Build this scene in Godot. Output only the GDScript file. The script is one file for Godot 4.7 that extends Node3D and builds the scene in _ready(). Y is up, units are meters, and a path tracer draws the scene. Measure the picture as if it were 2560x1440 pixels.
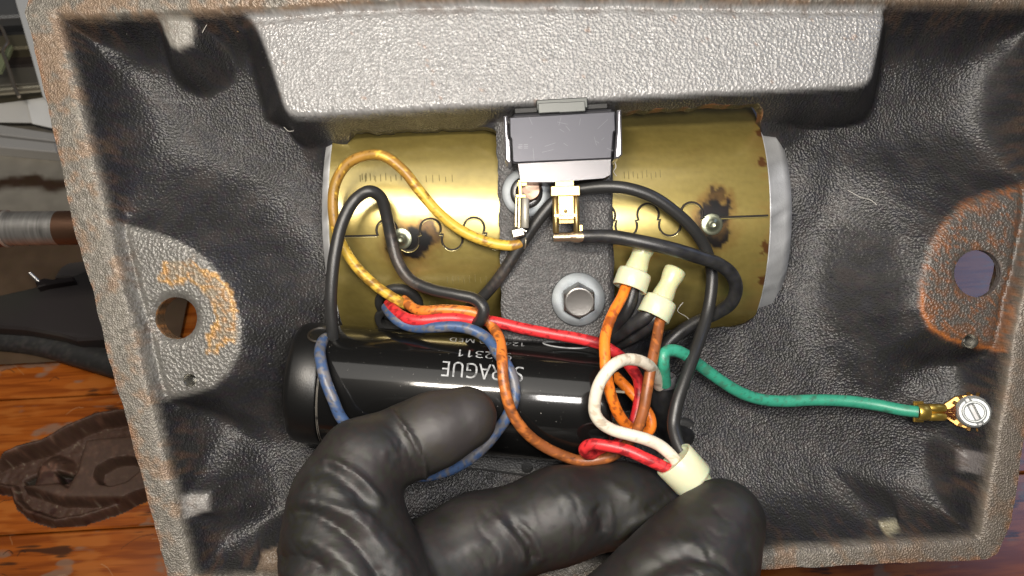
extends Node3D

# All shapes are worked out in millimetres in the frame of the upturned casting: x to the right along its long side,
# y across it, z out of its open face. FRAME stands that frame on the bench (world metres, y up).
const C := 235.0
const F := 1992.0
var FRAME := Transform3D()
var BN := Vector3(0.0, 0.574, 0.819).normalized()   # up, seen in the casting's frame
var BP := Vector3(0.0, -110.0, -100.0)              # a point of the bench top
var nz := FastNoiseLite.new()
var nf := FastNoiseLite.new()
var used := {}
var M := {}


func P(px: float, py: float, z: float) -> Vector3:
	var s := (C - z) / F
	return Vector3((px - 1280.0) * s, (720.0 - py) * s, z)


func P2(px: float, py: float, z: float) -> Vector2:
	var s := (C - z) / F
	return Vector2((px - 1280.0) * s, (720.0 - py) * s)


func B(px: float, py: float, h: float) -> Vector3:      # a point h above the bench top
	var d := Vector3((px - 1280.0) / F, (720.0 - py) / F, -1.0)
	var e := Vector3(0, 0, C)
	return e + d * (BN.dot(BP + BN * h - e) / BN.dot(d))


func path(a: Array) -> PackedVector3Array:
	var r := PackedVector3Array()
	for p in a:
		r.append(P(p[0], p[1], p[2]))
	return r


func poly2(a: Array, z: float) -> PackedVector2Array:
	var r := PackedVector2Array()
	for p in a:
		r.append(P2(p[0], p[1], p[2] if p.size() > 2 else z))
	return r


# ---------------------------------------------------------------- mesh building
class MB:
	var v := PackedVector3Array()
	var n := PackedVector3Array()
	var c := PackedColorArray()
	var uv := PackedVector2Array()
	var ix := PackedInt32Array()

	func quad_grid(p: PackedVector3Array, nn: PackedVector3Array, cc: PackedColorArray, nu: int, nv: int) -> void:
		var b := v.size()
		v.append_array(p)
		n.append_array(nn)
		c.append_array(cc)
		for i in nu - 1:
			for j in nv - 1:
				var a := b + i * nv + j
				ix.append_array(PackedInt32Array([a, a + 1, a + nv, a + 1, a + nv + 1, a + nv]))

	func tri(a: Vector3, b: Vector3, d: Vector3, nn: Vector3, col: Color) -> void:
		var s := v.size()
		v.append_array(PackedVector3Array([a, b, d]))
		n.append_array(PackedVector3Array([nn, nn, nn]))
		c.append_array(PackedColorArray([col, col, col]))
		ix.append_array(PackedInt32Array([s, s + 1, s + 2]))

	func face(pts: Array, col: Color, out: Vector3) -> void:      # a flat convex face, its normal turned towards «out»
		var nn: Vector3 = (pts[1] - pts[0]).cross(pts[2] - pts[0]).normalized()
		if nn.length() < 0.5 and pts.size() > 3:
			nn = (pts[2] - pts[0]).cross(pts[3] - pts[0]).normalized()
		if nn.dot(out) < 0.0:
			nn = -nn
		for i in range(1, pts.size() - 1):
			tri(pts[0], pts[i], pts[i + 1], nn, col)

	func box(o: Vector3, ex: Vector3, ey: Vector3, ez: Vector3, ch: float, col: Color) -> void:   # half-extent vectors, chamfered
		var e := [ex, ey, ez]
		var u := [ex.normalized(), ey.normalized(), ez.normalized()]
		for a in 3:
			var b := (a + 1) % 3
			var d := (a + 2) % 3
			for s in [-1.0, 1.0]:
				var f := []
				for k in [[-1, -1], [1, -1], [1, 1], [-1, 1]]:
					f.append(o + e[a] * s + (e[b] - u[b] * ch) * k[0] + (e[d] - u[d] * ch) * k[1])
				face(f, col, u[a] * s)
				if ch > 0.0:
					for t in [-1.0, 1.0]:
						var g := []
						for k in [-1.0, 1.0]:
							g.append(o + e[a] * s + (e[b] - u[b] * ch) * t + (e[d] - u[d] * ch) * k)
						for k in [1.0, -1.0]:
							g.append(o + (e[a] - u[a] * ch) * s + e[b] * t + (e[d] - u[d] * ch) * k)
						face(g, col, u[a] * s + u[b] * t)
		if ch > 0.0:
			for sx in [-1.0, 1.0]:
				for sy in [-1.0, 1.0]:
					for sz in [-1.0, 1.0]:
						var q: Vector3 = o + ex * sx + ey * sy + ez * sz
						face([q - (u[1] * sy + u[2] * sz) * ch, q - (u[0] * sx + u[2] * sz) * ch, q - (u[0] * sx + u[1] * sy) * ch], col, u[0] * sx + u[1] * sy + u[2] * sz)

	func prism(poly: PackedVector2Array, o: Vector3, ex: Vector3, ey: Vector3, ez: Vector3, depth: float, ch: float, col: Color) -> void:
		var m := poly.size()     # front face at o + ez * depth; chamfer on the front edge
		var area := 0.0
		for i in m:
			area += poly[i].cross(poly[(i + 1) % m])
		var ins := PackedVector2Array()
		for i in m:
			var e0 := (poly[i] - poly[(i + m - 1) % m]).normalized()
			var e1 := (poly[(i + 1) % m] - poly[i]).normalized()
			var q := (e0.orthogonal() + e1.orthogonal()).normalized()
			var k := ch / maxf(0.4, q.dot(e0.orthogonal()))
			ins.append(poly[i] + q * k * (1.0 if area > 0.0 else -1.0) * -1.0)
		var t := Geometry2D.triangulate_polygon(ins)
		var at := func(q: Vector2, h: float) -> Vector3: return o + ex * q.x + ey * q.y + ez * h
		for i in range(0, t.size(), 3):
			tri(at.call(ins[t[i]], depth), at.call(ins[t[i + 1]], depth), at.call(ins[t[i + 2]], depth), ez, col)
			tri(at.call(poly[t[i]], 0.0), at.call(poly[t[i + 1]], 0.0), at.call(poly[t[i + 2]], 0.0), -ez, col)
		for i in m:
			var j := (i + 1) % m
			var o2 := (poly[j] - poly[i]).orthogonal().normalized() * (1.0 if area > 0.0 else -1.0)
			var out := ex * o2.x + ey * o2.y
			face([at.call(poly[i], 0.0), at.call(poly[j], 0.0), at.call(poly[j], depth - ch), at.call(poly[i], depth - ch)], col, out)
			if ch > 0.0:
				face([at.call(poly[i], depth - ch), at.call(poly[j], depth - ch), at.call(ins[j], depth), at.call(ins[i], depth)], col, out + ez)

	func lathe(prof: Array, o: Vector3, axis: Vector3, sides: int, col: Color, squash := 1.0) -> void:    # prof: [along, radius] pairs
		var w := axis.normalized()
		var u := w.cross(Vector3(0.3, 0.2, 1.0)).normalized()
		var q := w.cross(u)
		var m := prof.size()
		var seg := []
		for i in m - 1:
			var d := Vector2(prof[i + 1][0] - prof[i][0], prof[i + 1][1] - prof[i][1])
			seg.append(Vector2(-d.y, d.x).normalized())
		for i in m - 1:
			var n0: Vector2 = seg[i]
			var n1: Vector2 = seg[i]
			if i > 0 and seg[i - 1].dot(seg[i]) > 0.6:
				n0 = (seg[i - 1] + seg[i]).normalized()
			if i < m - 2 and seg[i + 1].dot(seg[i]) > 0.6:
				n1 = (seg[i + 1] + seg[i]).normalized()
			var pp := PackedVector3Array()
			var nn := PackedVector3Array()
			var cc := PackedColorArray()
			for k in sides + 1:
				var a := TAU * k / sides
				var r := u * cos(a) + q * sin(a) * squash
				var rn := (u * cos(a) * squash + q * sin(a)).normalized()
				pp.append_array(PackedVector3Array([o + w * prof[i][0] + r * prof[i][1], o + w * prof[i + 1][0] + r * prof[i + 1][1]]))
				nn.append_array(PackedVector3Array([(w * n0.x + rn * n0.y).normalized(), (w * n1.x + rn * n1.y).normalized()]))
				cc.append_array(PackedColorArray([col, col]))
			quad_grid(pp, nn, cc, sides + 1, 2)

	func tube(p: PackedVector3Array, rad: Callable, sides: int, colour: Callable, cap := true) -> void:
		var m := p.size()
		var pp := PackedVector3Array()
		var nn := PackedVector3Array()
		var cc := PackedColorArray()
		var t := (p[1] - p[0]).normalized()
		var u := t.cross(Vector3(0.1, 0.3, 1.0)).normalized()
		var run := 0.0
		var ends := []
		for i in m:
			var t2 := (p[mini(i + 1, m - 1)] - p[maxi(i - 1, 0)]).normalized()
			u = (u - t2 * u.dot(t2)).normalized()
			var q := t2.cross(u)
			if i > 0:
				run += p[i].distance_to(p[i - 1])
			for k in sides + 1:
				var a := TAU * k / sides
				var d := u * cos(a) + q * sin(a)
				var r: float = rad.call(run, a)
				pp.append(p[i] + d * r)
				nn.append(d)
				cc.append(colour.call(run, p[i] + d * r))
			if i == 0 or i == m - 1:
				ends.append([p[i], t2 * (-1.0 if i == 0 else 1.0), pp.slice(pp.size() - sides - 1), cc[-1]])
		quad_grid(pp, nn, cc, m, sides + 1)
		if cap:
			for e in ends:
				for k in sides:
					tri(e[0], e[2][k], e[2][k + 1], e[1], e[3])

	func commit(origin: Vector3) -> ArrayMesh:
		for i in range(0, ix.size(), 3):
			var a := ix[i]
			var b := ix[i + 1]
			var d := ix[i + 2]
			if (v[b] - v[a]).cross(v[d] - v[a]).dot(n[a] + n[b] + n[d]) > 0.0:
				ix[i + 1] = d
				ix[i + 2] = b
		for i in v.size():
			v[i] = (v[i] - origin) * 0.001
		var arr := []
		arr.resize(Mesh.ARRAY_MAX)
		arr[Mesh.ARRAY_VERTEX] = v
		arr[Mesh.ARRAY_NORMAL] = n
		arr[Mesh.ARRAY_COLOR] = c
		if uv.size() == v.size():
			arr[Mesh.ARRAY_TEX_UV] = uv
		arr[Mesh.ARRAY_INDEX] = ix
		var m := ArrayMesh.new()
		m.add_surface_from_arrays(Mesh.PRIMITIVE_TRIANGLES, arr)
		return m


# ---------------------------------------------------------------- things and parts
func numbered(called: String) -> String:
	used[called] = used.get(called, -1) + 1
	return called if used[called] == 0 else "%s_%03d" % [called, used[called]]


func thing(called: String, label: String, category: String, at: Vector3, group := "") -> Node3D:
	var o := Node3D.new()
	o.name = numbered(called)
	add_child(o, true)
	o.transform = FRAME * Transform3D(Basis(), at * 0.001)
	o.set_meta("label", label)
	o.set_meta("category", category)
	o.set_meta("at", at)
	if group:
		o.set_meta("group", group)
	return o


func part(called: String, mb: MB, m: Material, parent: Node3D, label := "") -> MeshInstance3D:
	var o := MeshInstance3D.new()
	o.name = called
	var k := 0
	while parent.has_node(NodePath(o.name)):
		k += 1
		o.name = "%s_%03d" % [called, k]
	parent.add_child(o, true)
	var at: Vector3 = parent.get_meta("at")
	o.mesh = mb.commit(at)
	o.set_meta("at", at)
	o.material_override = m
	o.cast_shadow = GeometryInstance3D.SHADOW_CASTING_SETTING_ON
	if label:
		o.set_meta("label", label)
	return o


func solo(called: String, label: String, category: String, mb: MB, m: Material, at: Vector3, group := "") -> MeshInstance3D:   # a thing that is one mesh
	var o := MeshInstance3D.new()
	o.name = numbered(called)
	add_child(o, true)
	o.transform = FRAME * Transform3D(Basis(), at * 0.001)
	o.mesh = mb.commit(at)
	o.material_override = m
	o.set_meta("label", label)
	o.set_meta("category", category)
	o.set_meta("at", at)
	if group:
		o.set_meta("group", group)
	return o


func mat(albedo: Color, rough: float, metal := 0.0, spec := 0.5) -> StandardMaterial3D:
	var m := StandardMaterial3D.new()
	m.albedo_color = albedo.linear_to_srgb()
	m.vertex_color_use_as_albedo = true
	m.roughness = rough
	m.metallic = metal
	m.metallic_specular = spec
	return m


func triplanar(m: StandardMaterial3D, tex: Texture2D, tile_mm: float, strength: float) -> StandardMaterial3D:
	m.uv1_triplanar = true
	m.uv1_scale = Vector3.ONE * (1000.0 / tile_mm)
	m.normal_enabled = true
	m.normal_texture = tex
	m.normal_scale = strength
	return m


func spline(a: PackedVector3Array, step: float) -> PackedVector3Array:
	var r := PackedVector3Array()
	var m := a.size()
	for i in m - 1:
		var p0 := a[maxi(i - 1, 0)]
		var p1 := a[i]
		var p2 := a[i + 1]
		var p3 := a[mini(i + 2, m - 1)]
		if i == 0:
			p0 = p1 * 2.0 - p2
		if i == m - 2:
			p3 = p2 * 2.0 - p1
		var t01 := maxf(sqrt(p0.distance_to(p1)), 0.01)      # centripetal
		var t12 := maxf(sqrt(p1.distance_to(p2)), 0.01)
		var t23 := maxf(sqrt(p2.distance_to(p3)), 0.01)
		var m1 := (p2 - p1 + t12 * ((p1 - p0) / t01 - (p2 - p0) / (t01 + t12)))
		var m2 := (p2 - p1 + t12 * ((p3 - p2) / t23 - (p3 - p1) / (t12 + t23)))
		var cuts := maxi(2, ceili(p1.distance_to(p2) / step))
		for k in cuts:
			var t := float(k) / cuts
			var t2 := t * t
			var t3 := t2 * t
			r.append(p1 * (2 * t3 - 3 * t2 + 1) + m1 * (t3 - 2 * t2 + t) + p2 * (-2 * t3 + 3 * t2) + m2 * (t3 - t2))
	r.append(a[m - 1])
	return r


func sstep(a: float, b: float, x: float) -> float:
	var t := clampf((x - a) / (b - a), 0.0, 1.0)
	return t * t * (3.0 - 2.0 * t)


func psd(q: Vector2, poly: PackedVector2Array) -> float:      # signed distance to a polygon, negative inside
	var d := 1e9
	var inside := false
	var m := poly.size()
	var a := poly[m - 1]
	for i in m:
		var b := poly[i]
		var e := b - a
		var w := q - a
		var t := clampf(w.dot(e) / e.length_squared(), 0.0, 1.0)
		var k := (w - e * t).length_squared()
		if k < d:
			d = k
		if (a.y > q.y) != (b.y > q.y) and q.x < (b.x - a.x) * (q.y - a.y) / (b.y - a.y) + a.x:
			inside = not inside
		a = b
	return -sqrt(d) if inside else sqrt(d)


func bbox(poly: PackedVector2Array) -> Rect2:
	var r := Rect2(poly[0], Vector2.ZERO)
	for p in poly:
		r = r.expand(p)
	return r


func smax(a: float, b: float, k: float) -> float:
	var h := maxf(k - absf(a - b), 0.0) / k
	return maxf(a, b) + h * h * k * 0.25


func sp(d: float, r: float) -> float:       # 0 inside, d outside, rounded over about r
	return 0.5 * (d + sqrt(d * d + r * r))


func round_poly(poly: PackedVector2Array, times: int) -> PackedVector2Array:     # cut the corners of an outline
	var a := poly
	for k in times:
		var b := PackedVector2Array()
		for i in a.size():
			var p := a[i]
			var q := a[(i + 1) % a.size()]
			b.append(p.lerp(q, 0.25))
			b.append(p.lerp(q, 0.75))
		a = b
	return a


func capseg(q: Vector2, a: Vector2, b: Vector2) -> Vector2:     # (distance to a segment, place along it)
	var e := b - a
	var t := clampf((q - a).dot(e) / e.length_squared(), 0.0, 1.0)
	return Vector2((q - a - e * t).length(), t)


# ---------------------------------------------------------------- the casting
var inner := PackedVector2Array()
var outer := PackedVector2Array()
var plate := PackedVector2Array()
var boss_l := PackedVector2Array()
var boss_r := PackedVector2Array()
var strap := PackedVector2Array()
var open_l := PackedVector2Array()
var open_r := PackedVector2Array()
var rust_l := PackedVector2Array()
var lugs: Array[PackedVector2Array] = []
var plate_box := Rect2()
var bl_box := Rect2()
var br_box := Rect2()
var ol_box := Rect2()
var or_box := Rect2()
var st_box := Rect2()
var hole_l := Vector2()
var hole_r := Vector2()
var tap_l := Vector2()
var tap_r := Vector2()
var ridges := []
var dI := 0.0
var dP := 0.0
var dL := 0.0
var dR := 0.0
var dS := 0.0
var dG := 0.0
var iG := 0


func outlines() -> void:
	inner = poly2([[145, 44], [180, 180], [215, 310], [250, 460], [280, 590], [310, 720], [350, 885], [383, 1010], [415, 1145], [447, 1280], [485, 1446], [900, 1430], [1460, 1404], [1940, 1372], [2449, 1344], [2473, 1220], [2493, 1079], [2526, 895], [2600, 500], [2660, 16], [2250, 8], [1400, -4], [1000, 2], [640, 24], [400, 37]], 0.0)
	outer = poly2([[76, -14], [62, 30], [92, 150], [122, 280], [158, 440], [192, 600], [230, 720], [272, 895], [322, 1070], [367, 1245], [420, 1440], [446, 1498], [480, 1508], [1100, 1462], [1900, 1424], [2470, 1398], [2494, 1384], [2508, 1350], [2530, 1300], [2560, 1100], [2610, 880], [2690, 500], [2740, 0], [2735, -50], [2700, -70], [1400, -80], [110, -55]], 0.0)
	plate = round_poly(poly2([[560, 10], [628, 44], [662, 120], [700, 240], [716, 292], [775, 293], [1100, 273], [1500, 247], [2100, 219], [2178, 212], [2192, 150], [2222, 0], [2224, -30], [2224, -50], [560, -50]], -1.5), 2)
	boss_l = poly2([[283, 552], [330, 566], [390, 582], [450, 606], [505, 642], [548, 690], [580, 745], [598, 800], [602, 835], [592, 890], [566, 936], [528, 970], [465, 990], [408, 1002], [374, 1006], [350, 885], [312, 720]], -4.0)
	boss_r = poly2([[2640, 440], [2560, 462], [2480, 480], [2420, 505], [2372, 552], [2335, 610], [2308, 700], [2304, 770], [2328, 820], [2380, 852], [2440, 868], [2512, 880], [2524, 820], [2532, 760], [2610, 750]], -4.0)
	strap = poly2([[1240, 290], [1247, 600], [1252, 880], [1529, 880], [1529, 600], [1533, 270]], -10.0)
	open_l = round_poly(poly2([[1256, 860, -16], [1250, 600, -14], [1243, 380, -14], [1238, 314, -14], [1130, 316, -14], [1020, 322, -14], [925, 327, -14], [866, 330, -15], [850, 400, -18], [826, 470, -19], [808, 560, -16], [806, 640, -16], [826, 740, -18], [846, 860, -25]], -20), 1)
	open_r = round_poly(poly2([[1529, 290, -14], [1600, 285, -14], [1700, 280, -14], [1800, 274, -14], [1903, 271, -15], [1928, 360, -19], [1962, 430, -19], [1984, 520, -16], [1978, 620, -16], [1948, 720, -18], [1893, 805, -25], [1850, 820, -25], [1700, 828, -25], [1529, 838, -25], [1529, 600, -14]], -20), 1)
	rust_l = poly2([[396, 700], [410, 655], [470, 652], [482, 640], [500, 672], [545, 688], [580, 740], [592, 800], [588, 850], [548, 868], [545, 884], [516, 884], [518, 840], [540, 800], [530, 765], [505, 720], [470, 700], [430, 715]], -4.0)
	lugs = [poly2([[388, 20], [478, 20], [480, 70], [476, 106], [440, 122], [420, 112], [402, 72]], -3.0), poly2([[440, 1238], [516, 1238], [517, 1282], [456, 1298]], -4.0), poly2([[2206, 1308], [2250, 1304], [2252, 1322], [2206, 1336]], -6.0), poly2([[2404, 1130], [2475, 1120], [2475, 1168], [2406, 1182]], -8.0), poly2([[652, 1382], [716, 1360], [716, 1440], [650, 1440]], -8.0), poly2([[2400, -20], [2470, -20], [2462, 12], [2425, 14]], -3.0)]
	plate_box = bbox(plate).grow(18)
	bl_box = bbox(boss_l).grow(40)
	br_box = bbox(boss_r).grow(45)
	ol_box = bbox(open_l).grow(8)
	or_box = bbox(open_r).grow(8)
	st_box = bbox(strap).grow(20)
	hole_l = P2(434, 796, -4.0)
	hole_r = P2(2448, 684, -4.0)
	tap_l = P2(473, 951, -4.0)
	tap_r = P2(2429, 853, -4.0)
	# [from, to, radius from, radius to, height from, height to, fall]
	ridges = [[P2(850, 300, -14), P2(1930, 246, -14), 3.0, 3.0, -14.0, -14.0, 1.3],
		[P2(600, 1085, -24), P2(498, 1262, -5), 1.5, 4.0, -22.0, -4.5, 1.5],
		[P2(2100, 860, -22), P2(2430, 1030, -12), 3.0, 6.0, -26.0, -12.0, 1.0],
		[P2(1900, 900, -28), P2(2360, 1150, -16), 5.0, 5.0, -30.0, -23.0, 0.5],
		[P2(640, 520, -22), P2(330, 560, -5), 4.0, 5.0, -28.0, -9.0, 0.8],
		[P2(2080, 470, -22), P2(2500, 560, -5), 9.0, 12.0, -25.0, -7.0, 0.9],
		[P2(2235, 1240, -22), P2(2230, 1325, -6), 2.0, 3.0, -24.0, -7.0, 1.6]]


var soft := PackedFloat32Array()


func blur_inner() -> void:      # distance to the rim's inner edge on a 3 mm grid, smoothed
	for j in 80:
		for i in 130:
			soft.append(psd(Vector2(-170.0 + i * 3.0, -120.0 + j * 3.0), inner))
	for pass_ in 3:
		var s := soft.duplicate()
		for j in range(1, 79):
			for i in range(1, 129):
				var k := j * 130 + i
				s[k] = (soft[k] * 2.0 + soft[k - 1] + soft[k + 1] + soft[k - 130] + soft[k + 130] + 0.5 * (soft[k - 131] + soft[k - 129] + soft[k + 129] + soft[k + 131])) / 8.0
		soft = s


func soft_inner(q: Vector2) -> float:
	var x := clampf((q.x + 170.0) / 3.0, 0.0, 128.9)
	var y := clampf((q.y + 120.0) / 3.0, 0.0, 78.9)
	var k := int(y) * 130 + int(x)
	return lerpf(lerpf(soft[k], soft[k + 1], fmod(x, 1.0)), lerpf(soft[k + 130], soft[k + 131], fmod(x, 1.0)), fmod(y, 1.0))


func high(q: Vector2) -> float:         # the casting's surface
	var z := -30.0 + 1.6 * nz.get_noise_2d(q.x * 2.2, q.y * 2.2) - 6.0 * sstep(-8.0, -36.0, q.y) + 0.0
	dI = psd(q, inner) + 0.5 * nf.get_noise_2d(q.x * 1.5, q.y * 1.5)
	var t := sp(-dI, 1.0)
	if dI < -2.0:       # away from the rim the wall follows a rounded outline, so its corners are soft
		t = lerpf(t, maxf(-soft_inner(q), 2.0), sstep(2.0, 8.0, -dI))
	z = smax(z, -(22.0 * (1.0 - exp(-t * 0.2)) + 0.22 * t), 9.0)
	for r in ridges:
		var s := capseg(q, r[0], r[1])
		var rr: float = lerpf(r[2], r[3], s.y)
		if s.x < rr + 26.0:
			var top: float = lerpf(r[4], r[5], s.y)
			z = smax(z, top - r[6] * sp(s.x - rr, 5.0), 9.0)
	dL = 99.0
	if bl_box.has_point(q):
		dL = psd(q, boss_l)
		var right := sstep(-8.0, 8.0, (q.x - hole_l.x) + 0.3 * (q.y - hole_l.y))
		z = smax(z, -4.0 - lerpf(2.2, 1.1, right) * sp(dL, 1.6), 7.0)
		var h := q.distance_to(hole_l)
		if h < 9.0:
			z -= 1.1 * sp(8.0 - h, 0.6)
	dR = 99.0
	if br_box.has_point(q):
		dR = psd(q, boss_r)
		z = smax(z, -4.0 - lerpf(2.4, 1.0, sstep(0.0, -22.0, q.x - hole_r.x)) * sp(dR, 2.0), 8.0)
		var h := q.distance_to(hole_r)
		if h < 9.0:
			z -= 0.7 * sp(7.7 - h, 0.5)
	dG = 99.0
	for i in lugs.size():
		if q.distance_squared_to(lugs[i][0]) < 700.0:
			var d := psd(q, lugs[i])
			if d < dG:
				dG = d
				iG = i
			var top: float = [-3.0, -4.0, -6.0, -8.0, -6.0, -3.0][i]
			z = smax(z, top - 2.6 * sp(d, 1.5), 3.0)
	dS = 99.0
	if st_box.has_point(q):
		dS = psd(q, strap)
		z = smax(z, -10.0 - 0.9 * sp(dS, 3.0), 2.0)
	dP = 99.0
	if plate_box.has_point(q):
		dP = psd(q, plate)
		var k := lerpf(2.2, 5.0, sstep(P2(0, 250, 0).y, P2(0, 290, 0).y, q.y))
		z = smax(z, -1.5 - k * sp(dP, 0.9), 3.0)
	if dP < 3.0 or dL < 3.0 or dR < 3.0:      # the groove left beside the rim
		var g := (dI + 1.7) / 1.2
		z -= 1.6 * exp(-g * g)
	return z + 0.10 * nf.get_noise_2d(q.x * 6.0, q.y * 6.0)


var edge_kind := 0


func solid(q: Vector2) -> float:       # positive where there is iron
	var d := -psd(q, outer) + 0.35 * nf.get_noise_2d(q.x * 3.0, q.y * 3.0)
	edge_kind = 0
	var e := q.distance_to(hole_l) - 6.4 + 0.25 * nf.get_noise_2d(q.x * 6.0, q.y * 6.0)
	if e < d:
		d = e
		edge_kind = 1
	e = q.distance_to(hole_r) - 7.1
	if e < d:
		d = e
		edge_kind = 2
	for k in 2:
		e = q.distance_to([tap_l, tap_r][k]) - 2.1
		if e < d:
			d = e
			edge_kind = 3 + 3 * k
	var rag := 0.5 * nf.get_noise_2d(q.x * 5.0, q.y * 5.0)
	if ol_box.has_point(q):
		e = psd(q, open_l) + rag
		if e < d:
			d = e
			edge_kind = 4
	if or_box.has_point(q):
		e = psd(q, open_r) + rag
		if e < d:
			d = e
			edge_kind = 5
	return d


func iron_colour(q: Vector3) -> Color:
	var p := Vector2(q.x, q.y)
	var a := nz.get_noise_2d(q.x * 7.0, q.y * 7.0)
	var b := nf.get_noise_2d(q.x * 9.0, q.y * 9.0)
	var c := nf.get_noise_2d(q.x * 30.0 + 90.0, q.y * 30.0)
	var paint := Color(0.0235, 0.023, 0.025) * (1.0 + 0.35 * a)
	paint = paint.lerp(Color(0.040, 0.033, 0.028), 0.5 * sstep(0.15, 0.6, a + 0.4 * b))
	var bare := Color(0.29, 0.288, 0.288) * (1.0 + 0.10 * b + 0.25 * c)
	var rust := Color(0.23, 0.105, 0.042)
	var col := paint
	col = col.lerp(Color(0.07, 0.068, 0.068) * (1.0 + 0.3 * b), sstep(1.0, -1.5, dS))
	col = col.lerp(bare.lerp(rust, 0.5 * sstep(0.60, 0.75, nz.get_noise_2d(q.x * 12.0 + 40.0, q.y * 12.0) + 0.25 * c)), sstep(0.8, -0.8, dP))
	col = col.lerp(Color(0.15, 0.145, 0.135) * (1.0 + 0.3 * c), sstep(0.8, -0.6, dL))
	if dL < 1.0:
		var d := psd(p, rust_l) + 1.1 * b
		var in_it := sstep(0.4, -0.4, d)
		col = col.lerp(Color(0.21, 0.17, 0.12).lerp(Color(0.33, 0.165, 0.05), sstep(0.0, 0.5, b + 0.6 * c)), 0.8 * in_it)
		col = col.lerp(Color(0.40, 0.215, 0.06), 0.8 * sstep(0.8, 0.2, absf(d + 0.5)) * sstep(-0.5, 0.1, a + 0.5 * c))
	if dR < 3.0:
		var old := Color(0.068, 0.060, 0.053).lerp(Color(0.105, 0.055, 0.034), sstep(-0.05, 0.45, b + 0.6 * a + 0.4 * sstep(-8.0, -1.0, dR)))
		old = old.lerp(Color(0.22, 0.08, 0.025), 0.7 * sstep(0.35, 0.7, c + 0.4 * b + 0.35 * sstep(-6.0, -1.0, dR)))
		old = old.lerp(Color(0.40, 0.13, 0.03), 0.8 * sstep(0.7, 0.1, absf(dR + 0.4)) * sstep(-2.0, -8.0, p.y - hole_r.y))
		col = col.lerp(old, sstep(1.2, -0.4, dR))
	if dG < 1.0:
		col = col.lerp([Color(0.22, 0.21, 0.19), Color(0.22, 0.21, 0.20), Color(0.24, 0.22, 0.15), Color(0.13, 0.12, 0.12), Color(0.16, 0.12, 0.09), Color(0.12, 0.09, 0.07)][iG] * (1.0 + 0.3 * c), sstep(0.5, -0.5, dG))
	# the rim: bare, dusty and rusting
	var ring := sstep(-0.9, 0.4, dI)
	if ring > 0.0:
		var dusty := Color(0.155, 0.142, 0.122) * (1.0 + 0.3 * b + 0.35 * c)
		var w := sstep(0.0, 0.45, a + 0.45 * b + 0.35 * sstep(20.0, 70.0, q.y))
		dusty = dusty.lerp(Color(0.20, 0.125, 0.075) * (1.0 + 0.5 * c), 0.65 * w)
		dusty = dusty.lerp(Color(0.4, 0.38, 0.35), 0.3 * sstep(0.4, 0.68, c))
		dusty = dusty.lerp(Color(0.115, 0.09, 0.07), 0.55 * sstep(60.0, 130.0, q.x))
		dusty = dusty.lerp(Color(0.20, 0.095, 0.045) * (1.0 + 0.4 * b), 0.7 * sstep(1.6, 0.2, -psd(p, outer)) * sstep(-0.3, 0.3, b + a))
		col = col.lerp(dusty, ring)
	elif dI > -9.0:
		col = col.lerp(Color(0.085, 0.050, 0.032), 0.5 * sstep(-7.0, -0.5, dI) * sstep(0.0, 0.6, b + a))
	# rusty lip over the right window
	return col


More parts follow.
